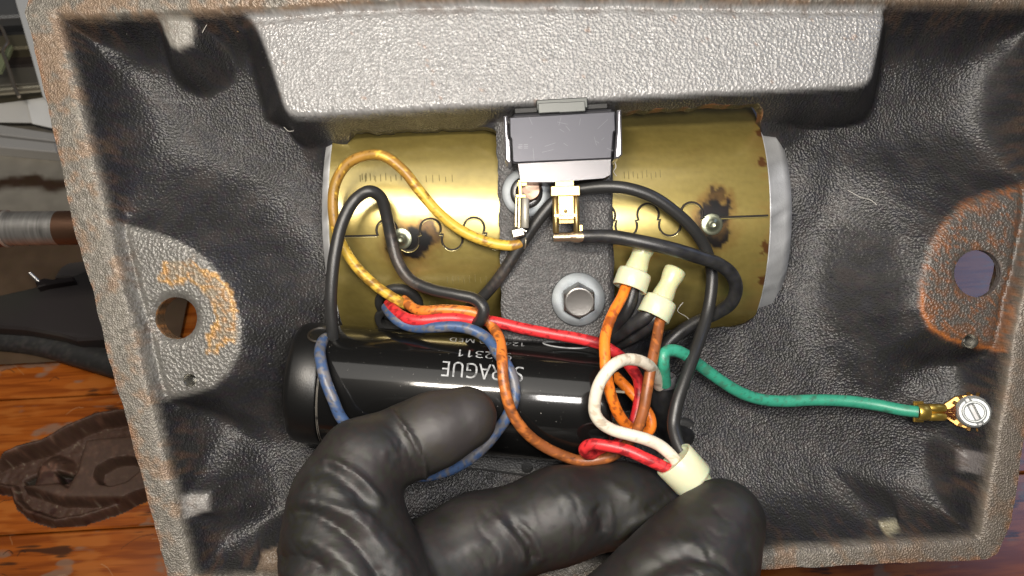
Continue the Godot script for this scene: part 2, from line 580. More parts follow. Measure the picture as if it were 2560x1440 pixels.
func make_casting() -> void:
	outlines()
	blur_inner()
	var base := thing("machine_base", "upturned cast iron machine base with rusty rim, opened to show its wiring", "machine base", Vector3(0, -88, -100))
	var step := 0.8
	var x0 := -150.0
	var y0 := -94.0
	var nx := 410
	var ny := 238
	var q := PackedVector2Array()
	var s := PackedFloat32Array()
	q.resize(nx * ny)
	s.resize(nx * ny)
	for j in ny:
		for i in nx:
			var p := Vector2(x0 + i * step, y0 + j * step)
			var d := solid(p)
			if absf(d) < step * 0.74:       # draw the grid on to the edge
				var g := Vector2(solid(p + Vector2(0.1, 0)) - d, solid(p + Vector2(0, 0.1)) - d)
				if g.length() > 0.01:
					p -= g.normalized() * d
				d = 0.0
			q[j * nx + i] = p
			s[j * nx + i] = d
	var pos := PackedVector3Array()
	var col := PackedColorArray()
	var reg := PackedByteArray()
	pos.resize(nx * ny)
	col.resize(nx * ny)
	reg.resize(nx * ny)
	for k in nx * ny:
		if s[k] < -2.0:
			pos[k] = Vector3(q[k].x, q[k].y, -10.0)
			continue
		var z := high(q[k])
		pos[k] = Vector3(q[k].x, q[k].y, z)
		col[k] = iron_colour(pos[k])
		var r := 0
		if dI > -0.4:
			r = 1
		if dP < 0.6:
			r = 2
		if dL < 0.5 and dI < 0.0:
			r = 3
		if dR < 0.5 and dI < 0.0:
			r = 4
		if dS < 0.0 and z > -13.0 and r == 0:
			r = 5
		if dG < 0.3 and r == 0:
			r = 6 + iG
		reg[k] = r
	var tris := PackedInt32Array()
	var who := PackedByteArray()
	for j in ny - 1:
		for i in nx - 1:
			var a := j * nx + i
			for t in [[a, a + 1, a + nx], [a + 1, a + nx + 1, a + nx]]:
				if s[t[0]] >= 0.0 and s[t[1]] >= 0.0 and s[t[2]] >= 0.0:
					tris.append_array(PackedInt32Array(t))
					who.append(reg[t[0]])
	var nor := PackedVector3Array()
	nor.resize(nx * ny)
	for k in range(0, tris.size(), 3):
		var f := (pos[tris[k + 1]] - pos[tris[k]]).cross(pos[tris[k + 2]] - pos[tris[k]])
		for m in 3:
			nor[tris[k + m]] += f
	var edges := {}
	for k in range(0, tris.size(), 3):
		for m in 3:
			var a := tris[k + m]
			var b := tris[k + (m + 1) % 3]
			var key := mini(a, b) * 1000000 + maxi(a, b)
			if edges.has(key):
				edges.erase(key)
			else:
				edges[key] = [a, b]
	for k in nor.size():
		nor[k] = nor[k].normalized()
	var names := ["floor", "rim", "top_plate", "mounting_boss", "mounting_boss", "strap", "lug", "lug", "lug", "lug", "lug", "lug"]
	var says := ["", "", "bare grey top plate", "left mounting boss with orange rust", "right mounting boss, rusted all over", "", "", "", "", "", "", ""]
	for r in 12:
		var mb := MB.new()
		var at := {}
		for k in range(0, tris.size(), 3):
			if who[k / 3] == r:
				for m in 3:
					var g := tris[k + m]
					if not at.has(g):
						at[g] = mb.v.size()
						mb.v.append(pos[g])
						mb.n.append(nor[g])
						mb.c.append(col[g])
					mb.ix.append(at[g])
		if mb.ix.size():
			part(names[r], mb, M.rim if r == 1 else M.bare if r == 2 or r == 3 else M.iron, base, says[r])
	# walls down from every edge
	var walls := [MB.new(), MB.new(), MB.new(), MB.new(), MB.new(), MB.new(), MB.new()]
	var wn := {}
	for key in edges:
		var e: Array = edges[key]
		var d := pos[e[1]] - pos[e[0]]
		var out := Vector3(d.y, -d.x, 0).normalized() * d.length()
		for k in 2:
			wn[e[k]] = wn.get(e[k], Vector3()) + out
	for key in edges:
		var e: Array = edges[key]
		solid((q[e[0]] + q[e[1]]) * 0.5)
		var kind := edge_kind
		var mb: MB = walls[kind]
		var b := mb.v.size()
		var deep: float = [-20.0, -7.0, -3.2, -7.0, -7.0, -7.0, -7.0][kind]
		for k in e:
			var w: Vector3 = wn[k].normalized()
			var p := pos[k]
			if kind == 0 and p.y < -78.0:
				deep = -118.0
			var low := Vector3(p.x, p.y, deep if kind == 0 else p.z + deep) - (w * 8.0 if kind == 0 else w * 0.2)
			var tint: Color = col[k]
			if kind == 1 or kind == 2:
				var o := nf.get_noise_2d(p.x * 14.0, p.y * 14.0)
				tint = Color(0.12, 0.08, 0.05).lerp(Color(0.26, 0.12, 0.045), sstep(-0.3, 0.3, o))
				if kind == 2:
					tint = Color(0.10, 0.09, 0.085)
			elif kind == 5 and q[k].y > 40.0:
				tint = tint.lerp(Color(0.17, 0.065, 0.03), sstep(-0.1, 0.4, nf.get_noise_2d(p.x * 4.0, 3.0)))
			mb.v.append_array(PackedVector3Array([p, p.lerp(low, 0.04 if kind == 0 else 0.3), low]))
			mb.n.append_array(PackedVector3Array([(w + Vector3(0, 0, 0.7)).normalized(), w, w]))
			mb.c.append_array(PackedColorArray([tint, tint, tint]))
		mb.ix.append_array(PackedInt32Array([b, b + 1, b + 3, b + 1, b + 4, b + 3, b + 1, b + 2, b + 4, b + 2, b + 5, b + 4]))
	for k in 7:
		part(["side_wall", "bolt_hole", "bolt_hole", "tapped_hole_edge", "window_edge", "window_edge", "tapped_hole_edge"][k], walls[k], M.rim if k == 0 else M.iron, base)
	for t in [tap_l, tap_r]:       # threads in the two tapped holes
		var mb := MB.new()
		var prof := [[0.3, 2.25]]
		for k in 7:
			prof.append([-0.2 - k, 2.15])
			prof.append([-0.7 - k, 1.7])
		prof.append([-7.2, 0.0])
		prof.reverse()
		mb.lathe(prof, Vector3(t.x, t.y, -4.6), Vector3(0, 0, 1), 24, Color(0.27, 0.26, 0.235))
		for k in mb.n.size():
			if mb.n[k].dot(mb.v[k] - Vector3(t.x, t.y, mb.v[k].z)) > 0.0:
				mb.n[k] = -mb.n[k]
			elif mb.n[k].z < -0.9:
				mb.n[k] = -mb.n[k]
		part("screw_thread", mb, M.steel, base)


# ---------------------------------------------------------------- the motor behind it
var mo := Vector3()
var ma := Vector3()
const MR := 44.0


func on_motor(px: float, py: float, lift := 0.0) -> Array:     # [point on the can, its normal]
	var e := Vector3(0, 0, C)
	var d := Vector3((px - 1280.0) / F, (720.0 - py) / F, -1.0)
	var r := MR + lift
	var w := e - mo
	var dp := d - ma * d.dot(ma)
	var wp := w - ma * w.dot(ma)
	var a := dp.dot(dp)
	var b := 2.0 * dp.dot(wp)
	var k := b * b - 4.0 * a * (wp.dot(wp) - r * r)
	var t := (-b - sqrt(maxf(k, 0.0))) / (2.0 * a)
	var p := e + d * t
	var nn := (p - mo) - ma * (p - mo).dot(ma)
	return [p, nn.normalized()]


func make_motor() -> void:
	var l := P(830, 562, -58.0)
	var r := P(1925, 549, -58.0)
	mo = l
	ma = (r - l).normalized()
	var x0: float = (on_motor(822, 560)[0] - mo).dot(ma)
	var x1: float = (on_motor(1925, 545)[0] - mo).dot(ma)
	var up := ma.cross(Vector3(0, 0, 1)).normalized() * -1.0
	if up.y < 0.0:
		up = -up
	var fw := up.cross(ma)
	if fw.z < 0.0:
		fw = -fw
	var t := thing("motor", "brass coloured electric motor seen through two windows of the casting", "electric motor", mo + ma * 60.0 - Vector3(0, 0, MR))
	var burns := [[on_motor(1006, 606)[0], 5.2], [on_motor(1064, 584)[0], 4.8], [on_motor(1038, 606)[0], 5.4], [on_motor(1782, 576)[0], 6.0], [on_motor(1790, 498)[0], 3.4], [on_motor(1788, 530)[0], 4.8]]
	var rusts := [[on_motor(1905, 405)[0], 1.6], [on_motor(1918, 620)[0], 2.2], [on_motor(1912, 700)[0], 2.4], [on_motor(1905, 330)[0], 2.2]]
	var mb := MB.new()
	var angs := []
	for k in 161:
		angs.append(deg_to_rad(-62.0 + 124.0 * k / 160.0))
	for k in 23:
		angs.append(deg_to_rad(62.0 + 236.0 * (k + 1) / 23.0))
	var na := 220
	var pp := PackedVector3Array()
	var nn := PackedVector3Array()
	var cc := PackedColorArray()
	for i in na + 1:
		var x := lerpf(x0, x1, float(i) / na)
		for a in angs:
			var d: Vector3 = fw * cos(a) + up * sin(a)
			var p: Vector3 = mo + ma * x + d * MR
			var o := nf.get_noise_3d(p.x * 3.0, p.y * 12.0, p.z * 3.0)
			var o2 := nf.get_noise_3d(p.x * 16.0, p.y * 16.0, p.z * 16.0)
			var o3 := nz.get_noise_3d(p.x * 5.0, p.y * 5.0, p.z * 5.0)
			var c := Color(0.335, 0.262, 0.078) * (1.0 + 0.10 * o + 0.10 * o2 + 0.10 * o3)
			c = c.lerp(Color(0.30, 0.17, 0.05), 0.5 * sstep(-7.0, 0.0, x - x1) * sstep(-0.4, 0.4, o3 + o))
			for bn in burns:
				var g: float = (p.distance_to(bn[0]) + 0.8 * o2 + 1.7 * nf.get_noise_3d(p.x * 7.0, p.y * 5.0, p.z * 7.0)) / bn[1]
				c = c.lerp(Color(0.24, 0.13, 0.035), 0.5 * sstep(1.8, 0.95, g))
				c = c.lerp(Color(0.012, 0.012, 0.014), 0.98 * sstep(1.02, 0.82, g))
			for bn in rusts:
				var g: float = (p.distance_to(bn[0]) + 1.2 * o2) / bn[1]
				c = c.lerp(Color(0.13, 0.045, 0.018), 0.9 * sstep(1.05, 0.75, g))
			pp.append(p)
			nn.append(d)
			cc.append(c)
	mb.quad_grid(pp, nn, cc, na + 1, angs.size())
	part("can", mb, M.brassy, t)
	for e in [[x1, 1.0, "right"], [x0, -1.0, "left"]]:
		mb = MB.new()
		mb.lathe([[-0.2, 43.2], [0.6, 43.2], [0.9, 42.6], [5.5, 41.4], [9.5, 36.5], [11.5, 28.0], [11.5, 9.0]] if e[1] > 0 else [[-0.2, 43.2], [0.6, 43.2], [0.9, 42.8], [2.6, 41.5], [4.0, 36.0], [5.0, 9.0]], mo + ma * e[0], ma * e[1], 96, Color(0.62, 0.63, 0.64))
		for k in mb.c.size():
			mb.c[k] = mb.c[k] * (1.0 + 0.5 * nf.get_noise_3dv(mb.v[k] * 7.0))
		part("end_bell", mb, M.alu, t)
	# the shaft that comes out on the left, with its thread
	mb = MB.new()
	var so: Vector3 = mo + ma * x0
	mb.lathe([[0.0, 6.3], [109.0, 6.3]], so, -ma, 40, Color(0.14, 0.075, 0.05))
	for k in mb.c.size():
		mb.c[k] = Color(0.14, 0.075, 0.05)
	part("rusty_shaft_root", mb, M.shaft, t)
	mb = MB.new()
	mb.tube(spline(PackedVector3Array([so - ma * 109.0, so - ma * 128.0]), 0.5), func(_u, _a): return 6.3, 48, func(_u, p): return Color(0.34, 0.33, 0.315) * (1.0 + 0.35 * nf.get_noise_3d(p.x * 30.0, p.y * 3.0, p.z * 3.0) + 0.4 * minf(0.0, nz.get_noise_3dv(p * 9.0))))
	part("shaft", mb, M.shaft, t)
	mb = MB.new()
	mb.lathe([[127.6, 6.4], [128.0, 6.9], [128.5, 6.9], [128.8, 5.9]], so, -ma, 48, Color(0.5, 0.47, 0.42))
	var pr := [[128.8, 6.1]]
	for k in 8:
		pr.append([129.2 + k * 1.7, 6.7])
		pr.append([130.3 + k * 1.7, 6.7])
		pr.append([130.7 + k * 1.7, 6.1])
	mb.lathe(pr, so, -ma, 48, Color(0.21, 0.085, 0.055))
	part("threaded_end", mb, M.shaft, t)
	# interlocking seam: straight runs and round tongues
	for run in [[[856, 591], [941, 589], [967, 575], 26.0, 4.0, 1248.0], [[1920, 539], [1764, 545], [1729, 533], 27.0, -4.0, 1530.0]]:
		var line := PackedVector2Array([Vector2(run[0][0], run[0][1]), Vector2(run[1][0], run[1][1])])
		var dir := 1.0 if run[4] > 0 else -1.0
		var cx: float = run[2][0]
		var slope := -0.026
		var k := 0
		var amp := 14.0
		while (run[5] - cx) * dir > -30.0:
			var upw := k % 2 == 0
			var cy: float = run[2][1] + slope * (cx - run[2][0]) + (0.0 if upw else 2.0 * amp)
			for m in 17:
				var a := deg_to_rad(lerpf(210.0, -30.0, m / 16.0))
				line.append(Vector2(cx + dir * run[3] * cos(a), cy - run[3] * sin(a) * (1.0 if upw else -1.0)))
			cx += dir * 54.5
			k += 1
		var pts := PackedVector3Array()
		for g in line:
			var h := on_motor(g.x, g.y, 0.06)
			pts.append(h[0])
		mb = MB.new()
		mb.tube(pts, func(_u, _a): return 0.40, 6, func(_u, _p): return Color(0.012, 0.010, 0.006))
		part("seam", mb, M.dull, t)
		for g in pts.size():
			pts[g] += Vector3(0, -0.42, 0.0)
		mb = MB.new()
		mb.tube(pts, func(_u, _a): return 0.22, 6, func(_u, _p): return Color(0.42, 0.35, 0.14))
		part("seam_lip", mb, M.brassy, t)
	for w in [[1003, 597], [1780, 561]]:
		var h := on_motor(w[0], w[1])
		mb = MB.new()
		mb.lathe([[-0.4, 3.5], [0.25, 3.3], [0.5, 2.6], [0.5, 1.9], [0.9, 1.6], [1.3, 0.9], [1.05, 0.5], [1.1, 0.0]], h[0], h[1], 28, Color(0.34, 0.36, 0.26))
		part("plug_weld", mb, M.steel, t)
	# stamped tick marks, worn black ink on the can
	for row in [[900, 1015, 446, 10, -0.02], [1065, 1130, 447, 5, -0.02], [1560, 1650, 438, 9, -0.02], [1118, 1215, 700, 8, -0.02], [1060, 1130, 763, 6, 0.0], [905, 935, 442, 4, 0.0]]:
		mb = MB.new()
		for k in row[3]:
			var x: float = lerpf(row[0], row[1], float(k) / (row[3] - 1))
			var y: float = row[2] + row[4] * (x - row[0]) + 2.0 * sin(k * 2.3)
			var a := on_motor(x, y - 8.0 - 3.0 * sin(k * 1.7), 0.03)
			var b := on_motor(x + 1.0, y + 8.0, 0.03)
			mb.tube(PackedVector3Array([a[0], b[0]]), func(_u, _a): return 0.13, 5, func(_u, _p): return Color(0.20, 0.165, 0.06))
		part("stamped_mark", mb, M.dull, t)
	# rubber grommet where the leads come out
	for g in [[998, 757, 7.0, 0.75, 1.2], [982, 790, 5.0, 0.8, 1.4]]:
		var h := on_motor(g[0], g[1])
		mb = MB.new()
		mb.lathe([[-1.0, g[2] + 0.6], [0.6, g[2] + 0.9], [1.6, g[2] + 0.4], [1.9, g[2] - 0.5], [1.7, g[2] - 1.6], [0.9, g[2] - 1.9], [-0.4, g[2] - 2.0], [-0.5, 0.0]], h[0] + h[1] * (0.0 if g[2] > 6.0 else 1.6), (h[1] + (Vector3(0, 0, 0.0) if g[2] > 6.0 else Vector3(-0.25, -0.15, 0.5))).normalized(), 40, Color(0.022, 0.02, 0.02))
		part("grommet", mb, M.rubber, t)


# ---------------------------------------------------------------- wires
func wire_path(a: Array) -> PackedVector3Array:
	return spline(path(a), 0.6)


func wire_colour(base: Color, stain: Color, amount: float, seed_at: float, scale := 1.0) -> Callable:
	return func(_u: float, p: Vector3) -> Color:
		var q := p * 6.5 * scale + Vector3(seed_at, 0, 0)
		var a := 0.7 * nz.get_noise_3dv(q) + 1.15 * nf.get_noise_3dv(q * 1.9)
		var k := sstep(0.0, 0.14, a + amount - 0.5)
		var c := base * (1.0 + 0.14 * nf.get_noise_3dv(p * 9.0))
		c = c.lerp(stain * (1.0 + 0.5 * nf.get_noise_3dv(p * 5.0)), k * 0.75)
		var speck := nf.get_noise_3dv(p * 34.0 + Vector3(seed_at, 7, 0))
		c = c.lerp(stain * 0.3, 0.8 * sstep(0.42, 0.6, speck) * clampf(amount * 2.5, 0.15, 1.0))
		c.a = 1.0
		return c


func even(r: float, wob := 0.03) -> Callable:
	return func(u: float, a: float) -> float: return r * (1.0 + wob * nz.get_noise_2d(u * 6.0, r * 90.0) + 0.4 * wob * nf.get_noise_2d(u * 10.0, a * 10.0))


func wire(called: String, label: String, pts: Array, r: float, col: Callable, m: Material, rad = null) -> Node3D:
	var line := wire_path(pts)
	var t := thing(called, label, "wire", line[0])
	var mb := MB.new()
	mb.tube(line, rad if rad else even(r * 0.92), 18, col)
	part("insulation", mb, m, t)
	return t


func make_wires() -> void:
	wire("yellow_wire", "yellow wire scorched brown, looping from the motor grommet up to the switch",
		[[1016, 762, -14], [1005, 757, -12], [938, 713, -9], [880, 653, -7], [848, 595, -5], [834, 542, -4], [837, 464, -3], [868, 411, -2], [915, 389, -1], [960, 391, 0], [1009, 427, 0], [1044, 471, -1], [1089, 524, -3], [1142, 569, -5], [1204, 600, -6], [1271, 614, -6], [1300, 610, -6], [1313, 604, -7]],
		1.72, func(_u: float, p: Vector3) -> Color:
			var px := 1280.0 + p.x * F / (C - p.z)
			var py := 720.0 - p.y * F / (C - p.z)
			var up := sstep(600.0, 560.0, py) * sstep(1090.0, 1000.0, px)
			up = maxf(up, sstep(1265.0, 1285.0, px))
			return (wire_colour(Color(0.62, 0.40, 0.055), Color(0.17, 0.068, 0.016), 0.26 + 0.8 * up, 3.0)).call(_u, p), M.pvc)
	wire("long_black_wire", "long black wire hooked round the coloured leads, from the capacitor to the held cap",
		[[832, 872, -8], [833, 845, -3], [827, 773, 0], [829, 707, 1], [838, 631, 1], [858, 551, 0], [889, 498, -1], [924, 478, -1], [951, 493, -3], [967, 542, -6], [978, 596, -8], [996, 658, -8], [1027, 700, -7], [1080, 724, -5], [1142, 737, -3], [1187, 748, -2], [1208, 770, -1], [1204, 796, -2], [1182, 811, -7], [1166, 800, -13], [1166, 778, -15], [1204, 745, -12], [1249, 693, -9], [1293, 627, -7], [1338, 560, -5], [1382, 507, -4], [1415, 485, -4], [1449, 474, -3], [1511, 467, -1], [1564, 470, 0], [1627, 490, 0], [1680, 524, -1], [1729, 569, -3], [1762, 618, -6], [1779, 676, -8], [1778, 729, -8], [1769, 782, -7], [1753, 836, -4], [1733, 892, 0], [1712, 950, 3], [1692, 1010, 5], [1684, 1060, 6], [1690, 1095, 8], [1704, 1128, 10], [1724, 1160, 12]],
		2.0, func(_u: float, p: Vector3) -> Color:
			var c := Color(0.022, 0.021, 0.021).lerp(Color(0.075, 0.060, 0.050), 0.8 * sstep(0.0, 0.35, nz.get_noise_3dv(p * 4.0) + 0.3 * nf.get_noise_3dv(p * 14.0)) * sstep(20.0, -10.0, p.x))
			return c, M.blackpvc)
	wire("orange_wire", "browned orange wire from the motor grommet across the capacitor to the right cap",
		[[1010, 750, -14], [1026, 765, -10], [1044, 775, -8], [1069, 777, -6], [1111, 774, -5], [1156, 777, -5], [1189, 783, -5], [1216, 799, -5], [1233, 819, -4], [1249, 849, 1], [1254, 880, 5], [1256, 913, 8.5], [1258, 947, 9.5], [1265, 985, 10], [1280, 1032, 9.5], [1310, 1076, 8], [1350, 1110, 5], [1400, 1136, 3], [1446, 1151, 2], [1492, 1150, 2], [1530, 1140, 3], [1565, 1112, 4], [1590, 1080, 6], [1608, 1028, 7], [1617, 979, 7], [1626, 927, 6], [1635, 881, 4], [1644, 835, 1], [1651, 796, -1], [1656, 770, -2]],
		1.75, func(_u: float, p: Vector3) -> Color:
			var k := maxf(sstep(150.0, 165.0, _u), 0.9 * sstep(40.0, 75.0, _u))
			return (wire_colour(Color(0.62, 0.18, 0.03).lerp(Color(0.36, 0.115, 0.028), k), Color(0.16, 0.052, 0.019), 0.42 + 0.2 * k + 0.3 * sstep(70.0, 110.0, _u), 17.0)).call(_u, p), M.pvc)
	wire("red_wire", "red wire running along the capacitor and turning back into the cap held by the hand",
		[[972, 760, -14], [983, 772, -10], [1000, 787, -7], [1024, 798, -5], [1056, 801, -4], [1100, 797, -4], [1140, 796, -4], [1178, 800, -5], [1227, 803, -5], [1311, 822, -4], [1387, 836, -3], [1449, 847, -2], [1502, 861, -2], [1528, 875, -2], [1553, 893, -3], [1577, 918, -4], [1595, 948, -5], [1599, 979, -5], [1596, 1010, -4], [1588, 1046, -3], [1570, 1085, -3], [1535, 1116, -2], [1495, 1132, 1], [1468, 1134, 5], [1461, 1122, 8], [1476, 1111, 10], [1522, 1115, 12], [1568, 1126, 13], [1614, 1146, 14], [1663, 1170, 14], [1690, 1186, 14]],
		1.85, wire_colour(Color(0.62, 0.030, 0.035), Color(0.15, 0.008, 0.012), 0.36, 29.0), M.pvc)
	wire("blue_wire", "dirty blue wire looping over the capacitor and under the fingertip back to its end",
		[[966, 768, -14], [976, 783, -10], [993, 800, -7], [1016, 813, -6], [1044, 819, -5], [1089, 818, -3], [1133, 816, -2], [1173, 822, -1], [1207, 838, 0], [1229, 858, 2], [1243, 882, 4], [1262, 905, 5.5], [1278, 934, 6.5], [1286, 962, 7.2], [1286, 995, 7.5], [1270, 1037, 7.5], [1246, 1073, 7], [1218, 1108, 7], [1177, 1145, 7], [1140, 1168, 6], [1103, 1182, 5], [1060, 1190, 4], [1000, 1186, 5], [940, 1142, 7], [879, 1076, 7.5], [851, 1041, 8.5], [833, 1000, 9.5], [815, 954, 9], [804, 912, 7], [800, 876, 3], [809, 850, -2], [822, 842, -6]],
		1.8, wire_colour(Color(0.045, 0.082, 0.175), Color(0.135, 0.122, 0.108), 0.58, 41.0), M.pvc)
	wire("bright_orange_wire", "bright orange wire from the left cap looping down to the end of the capacitor",
		[[1574, 690, -1], [1566, 713, 0], [1554, 744, 2], [1533, 782, 5], [1518, 820, 8], [1512, 850, 10], [1512, 881, 12], [1515, 927, 14], [1522, 967, 14], [1535, 1010, 12], [1553, 1046, 8], [1573, 1068, 4], [1598, 1083, 1], [1616, 1082, -1], [1627, 1069, -2], [1626, 1046, -3], [1612, 1020, -4], [1583, 986, -6], [1556, 958, -8], [1538, 940, -10]],
		1.75, wire_colour(Color(0.80, 0.20, 0.02), Color(0.17, 0.035, 0.01), 0.18, 53.0), M.pvc)
	wire("white_wire", "off-white wire curling from the cable sheath round into the held cap",
		[[1648, 965, -5], [1641, 942, 0], [1630, 922, 5], [1618, 911, 9], [1596, 901, 12], [1565, 899, 15], [1535, 912, 18], [1510, 939, 19], [1495, 967, 19], [1487, 1003, 18], [1488, 1034, 17], [1504, 1058, 16], [1535, 1076, 15], [1571, 1086, 15], [1614, 1098, 15], [1651, 1115, 14], [1681, 1142, 14], [1700, 1168, 14]],
		1.85, wire_colour(Color(0.66, 0.60, 0.49), Color(0.40, 0.32, 0.23), 0.10, 67.0), M.pvc)
	var g := wire("green_wire", "green earth wire from the cable sheath to the screw at the right",
		[[1663, 960, -4], [1660, 930, 0], [1658, 905, 3], [1660, 886, 3], [1672, 877, 2], [1690, 877, 1], [1715, 888, -1], [1750, 914, -5], [1800, 950, -9], [1850, 981, -12], [1905, 999, -14], [1960, 1003, -15], [2040, 1000, -15], [2120, 1003, -14], [2190, 1012, -12], [2250, 1024, -9], [2296, 1030, -7]],
		2.0, func(_u: float, p: Vector3) -> Color:
			return (wire_colour(Color(0.035, 0.27, 0.175), Color(0.05, 0.15, 0.10), 0.2, 71.0)).call(_u, p), M.pvc)
	# its crimped ring terminal and strands
	var mb := MB.new()
	var a := P(2290, 1030, -7)
	var b := P(2380, 1031, -8)
	var w := (b - a).normalized()
	mb.lathe([[0.0, 2.3], [0.3, 2.6], [3.4, 2.6], [3.8, 2.2]], a, w, 20, Color(0.62, 0.43, 0.10))
	for s in [-1.0, 1.0]:
		mb.lathe([[3.6, 1.0], [4.0, 1.35], [8.8, 1.35], [9.2, 1.0]], a + Vector3(0, 1.25 * s, 0.3), w, 14, Color(0.60, 0.41, 0.09))
		mb.box(a + w * 1.2 + Vector3(0, -2.3 * s, -0.9), w * 1.6, Vector3(0, 0.9, 0), Vector3(0, 0, 0.5), 0.2, Color(0.55, 0.36, 0.08))
	part("brass_crimp", mb, M.brass, g)
	mb = MB.new()
	var ce := P(2433, 1031, -10)
	mb.prism(PackedVector2Array([Vector2(-8.4, -1.6), Vector2(-4.5, -4.6), Vector2(0, -5.6), Vector2(4.2, -4.0), Vector2(5.6, 0), Vector2(4.2, 4.0), Vector2(0, 5.6), Vector2(-4.5, 4.6), Vector2(-8.4, 1.6)]), ce - Vector3(0, 0, 0.6), Vector3(0.9, 0, 0.42), Vector3(0.0, 1.0, -0.1), Vector3(-0.42, 0.1, 0.9), 1.2, 0.3, Color(0.36, 0.20, 0.06))
	part("ring_lug", mb, M.brass, g)
	mb = MB.new()
	for k in 9:
		var y := -1.3 + 2.6 * k / 8.0
		mb.tube(PackedVector3Array([a + w * 8.4 + Vector3(0, y * 0.6, 1.0 - 0.3 * absf(y)), a + w * 10.5 + Vector3(0, y * 0.9 + 0.2 * sin(k * 3.0), 0.9 + 0.25 * sin(k * 2.0)), a + w * 12.6 + Vector3(0, y * 1.6, 0.2)]), func(_u, _a): return 0.2, 6, func(_u, _p): return Color(0.42, 0.15, 0.06))
	part("copper_strands", mb, M.brass, g)
	# the pair of black ribbed cords in each cap
	var rib := func(r: float) -> Callable:
		return func(_u: float, t: float) -> float: return r * (1.0 + 0.22 * absf(sin(t * 4.0)))
	var black := func(_u: float, p: Vector3) -> Color: return Color(0.02, 0.02, 0.021) * (1.0 + 0.6 * nf.get_noise_3dv(p * 8.0))
	var cords := [[[1584, 700, -3], [1583, 722, -3], [1570, 765, -3], [1548, 800, -5], [1525, 830, -9], [1500, 858, -13]], [[1600, 704, -4], [1598, 728, -4], [1588, 768, -5], [1564, 812, -7], [1540, 840, -11], [1512, 866, -14]], [[1632, 768, -2], [1617, 789, -2], [1585, 810, -4], [1553, 832, -7], [1528, 848, -11], [1495, 868, -14]], [[1646, 776, -3], [1632, 800, -3], [1606, 826, -6], [1575, 845, -9], [1548, 857, -13], [1515, 878, -16]]]
	var tell := ["left black ribbed cord entering the upper left cap", "right black ribbed cord entering the upper left cap", "upper black ribbed cord entering the right cap by the strap", "lower black ribbed cord entering the right cap by the strap"]
	for k in 4:
		wire("ribbed_cord", tell[k], cords[k], 2.0, black, M.blackpvc, rib.call(1.95)).set_meta("group", "black ribbed cords in the wire caps")
	# the mains cable: black jacket with its cut grey end
	var line := wire_path([[1659, 948, -10], [1657, 1000, -12], [1660, 1050, -16], [1678, 1083, -22], [1712, 1092, -30]])
	var t := thing("mains_cable", "thick black cable jacket, cut open where the green and white wires leave it", "cable", line[0])
	mb = MB.new()
	mb.tube(line, even(3.5), 24, black)
	part("jacket", mb, M.blackpvc, t)
	mb = MB.new()
	var wd := (line[0] - line[4]).normalized()
	mb.lathe([[-2.2, 3.62], [0.6, 3.8], [1.3, 3.6], [1.3, 3.2], [-1.0, 2.8], [-1.5, 0.0]], line[0], wd, 28, Color(0.15, 0.15, 0.16))
	part("cut_end", mb, M.pvc, t)
	mb = MB.new()
	mb.lathe([[-2.0, 6.0], [1.0, 6.0], [2.0, 5.4], [2.2, 4.0], [2.2, 0.0]], P(1706, 1084, -31), Vector3(0, 0, 1), 36, Color(0.016, 0.016, 0.018))
	part("strain_relief", mb, M.rubber, t)
	# the black wire from the centre terminal
	line = wire_path([[1440, 592, 0], [1476, 591, 1], [1529, 592, 3], [1600, 604, 5], [1671, 620, 5], [1742, 641, 3], [1800, 662, 0], [1830, 688, -2], [1840, 720, -4], [1828, 756, -7], [1791, 783, -11], [1742, 805, -14], [1698, 832, -16], [1667, 864, -16], [1654, 905, -15], [1656, 950, -13], [1657, 985, -12]])
	t = thing("black_wire", "smooth black wire from the brass centre terminal, bending back under to the cable", "wire", line[0])
	mb = MB.new()
	mb.tube(line, even(2.05), 18, black)
	part("insulation", mb, M.blackpvc, t)
	var br := Color(0.62, 0.45, 0.19)
	var fz := Vector3(0, 0.0, 1.0)
	var fy := Vector3(-0.02, 1.0, 0.0).normalized()
	var fx := fy.cross(fz).normalized()
	mb = MB.new()
	var at := func(px: float, py: float, z: float) -> Vector3: return P(px, py, z)
	mb.box(at.call(1413, 478, 2.6), fx * 4.3, fy * 1.5, fz * 0.9, 0.25, br)
	mb.box(at.call(1415, 518, 2.2), fx * 2.3, fy * 3.6, fz * 0.4, 0.2, br)
	mb.box(at.call(1414, 539, 2.0), fx * 3.4, fy * 0.55, fz * 0.6, 0.15, br)
	mb.lathe([[0.0, 0.0], [0.0, 0.55], [0.2, 0.3], [0.3, 0.0]], at.call(1414, 528, 2.75), fz, 14, br)
	part("receptacle", mb, M.brass, t)
	mb = MB.new()
	for x in [1389, 1441]:
		mb.lathe([[-5.4, 0.7], [-5.2, 0.9], [5.2, 0.9], [5.4, 0.7]], at.call(x, 537, 1.6), fy, 14, br * 0.62)
	mb.box(at.call(1416, 553, 1.2), fx * 2.2, fy * 0.7, fz * 0.3, 0.1, br * 0.4)
	part("side_rail", mb, M.brass, t)
	mb = MB.new()
	mb.box(at.call(1447, 575, 1.0), fx * 1.2, fy * 1.6, fz * 0.5, 0.2, br * 0.85)
	var ba: Vector3 = at.call(1384, 593, 0.6)
	var bb: Vector3 = at.call(1482, 591, 0.8)
	var bp := []
	for k in 25:
		var u := k / 24.0
		bp.append([u * ba.distance_to(bb), 1.35 + 0.45 * sstep(0.4, 0.6, u) - 0.25 * sstep(0.86, 1.0, u) + (0.09 * sin(k * 2.4) if k > 4 and k < 12 else 0.0)])
	bp.push_front([0.0, 0.2])
	bp.append([ba.distance_to(bb), 0.4])
	mb.lathe(bp, ba, bb - ba, 20, Color(0.47, 0.36, 0.24))
	part("crimp_barrel", mb, M.brass, t)


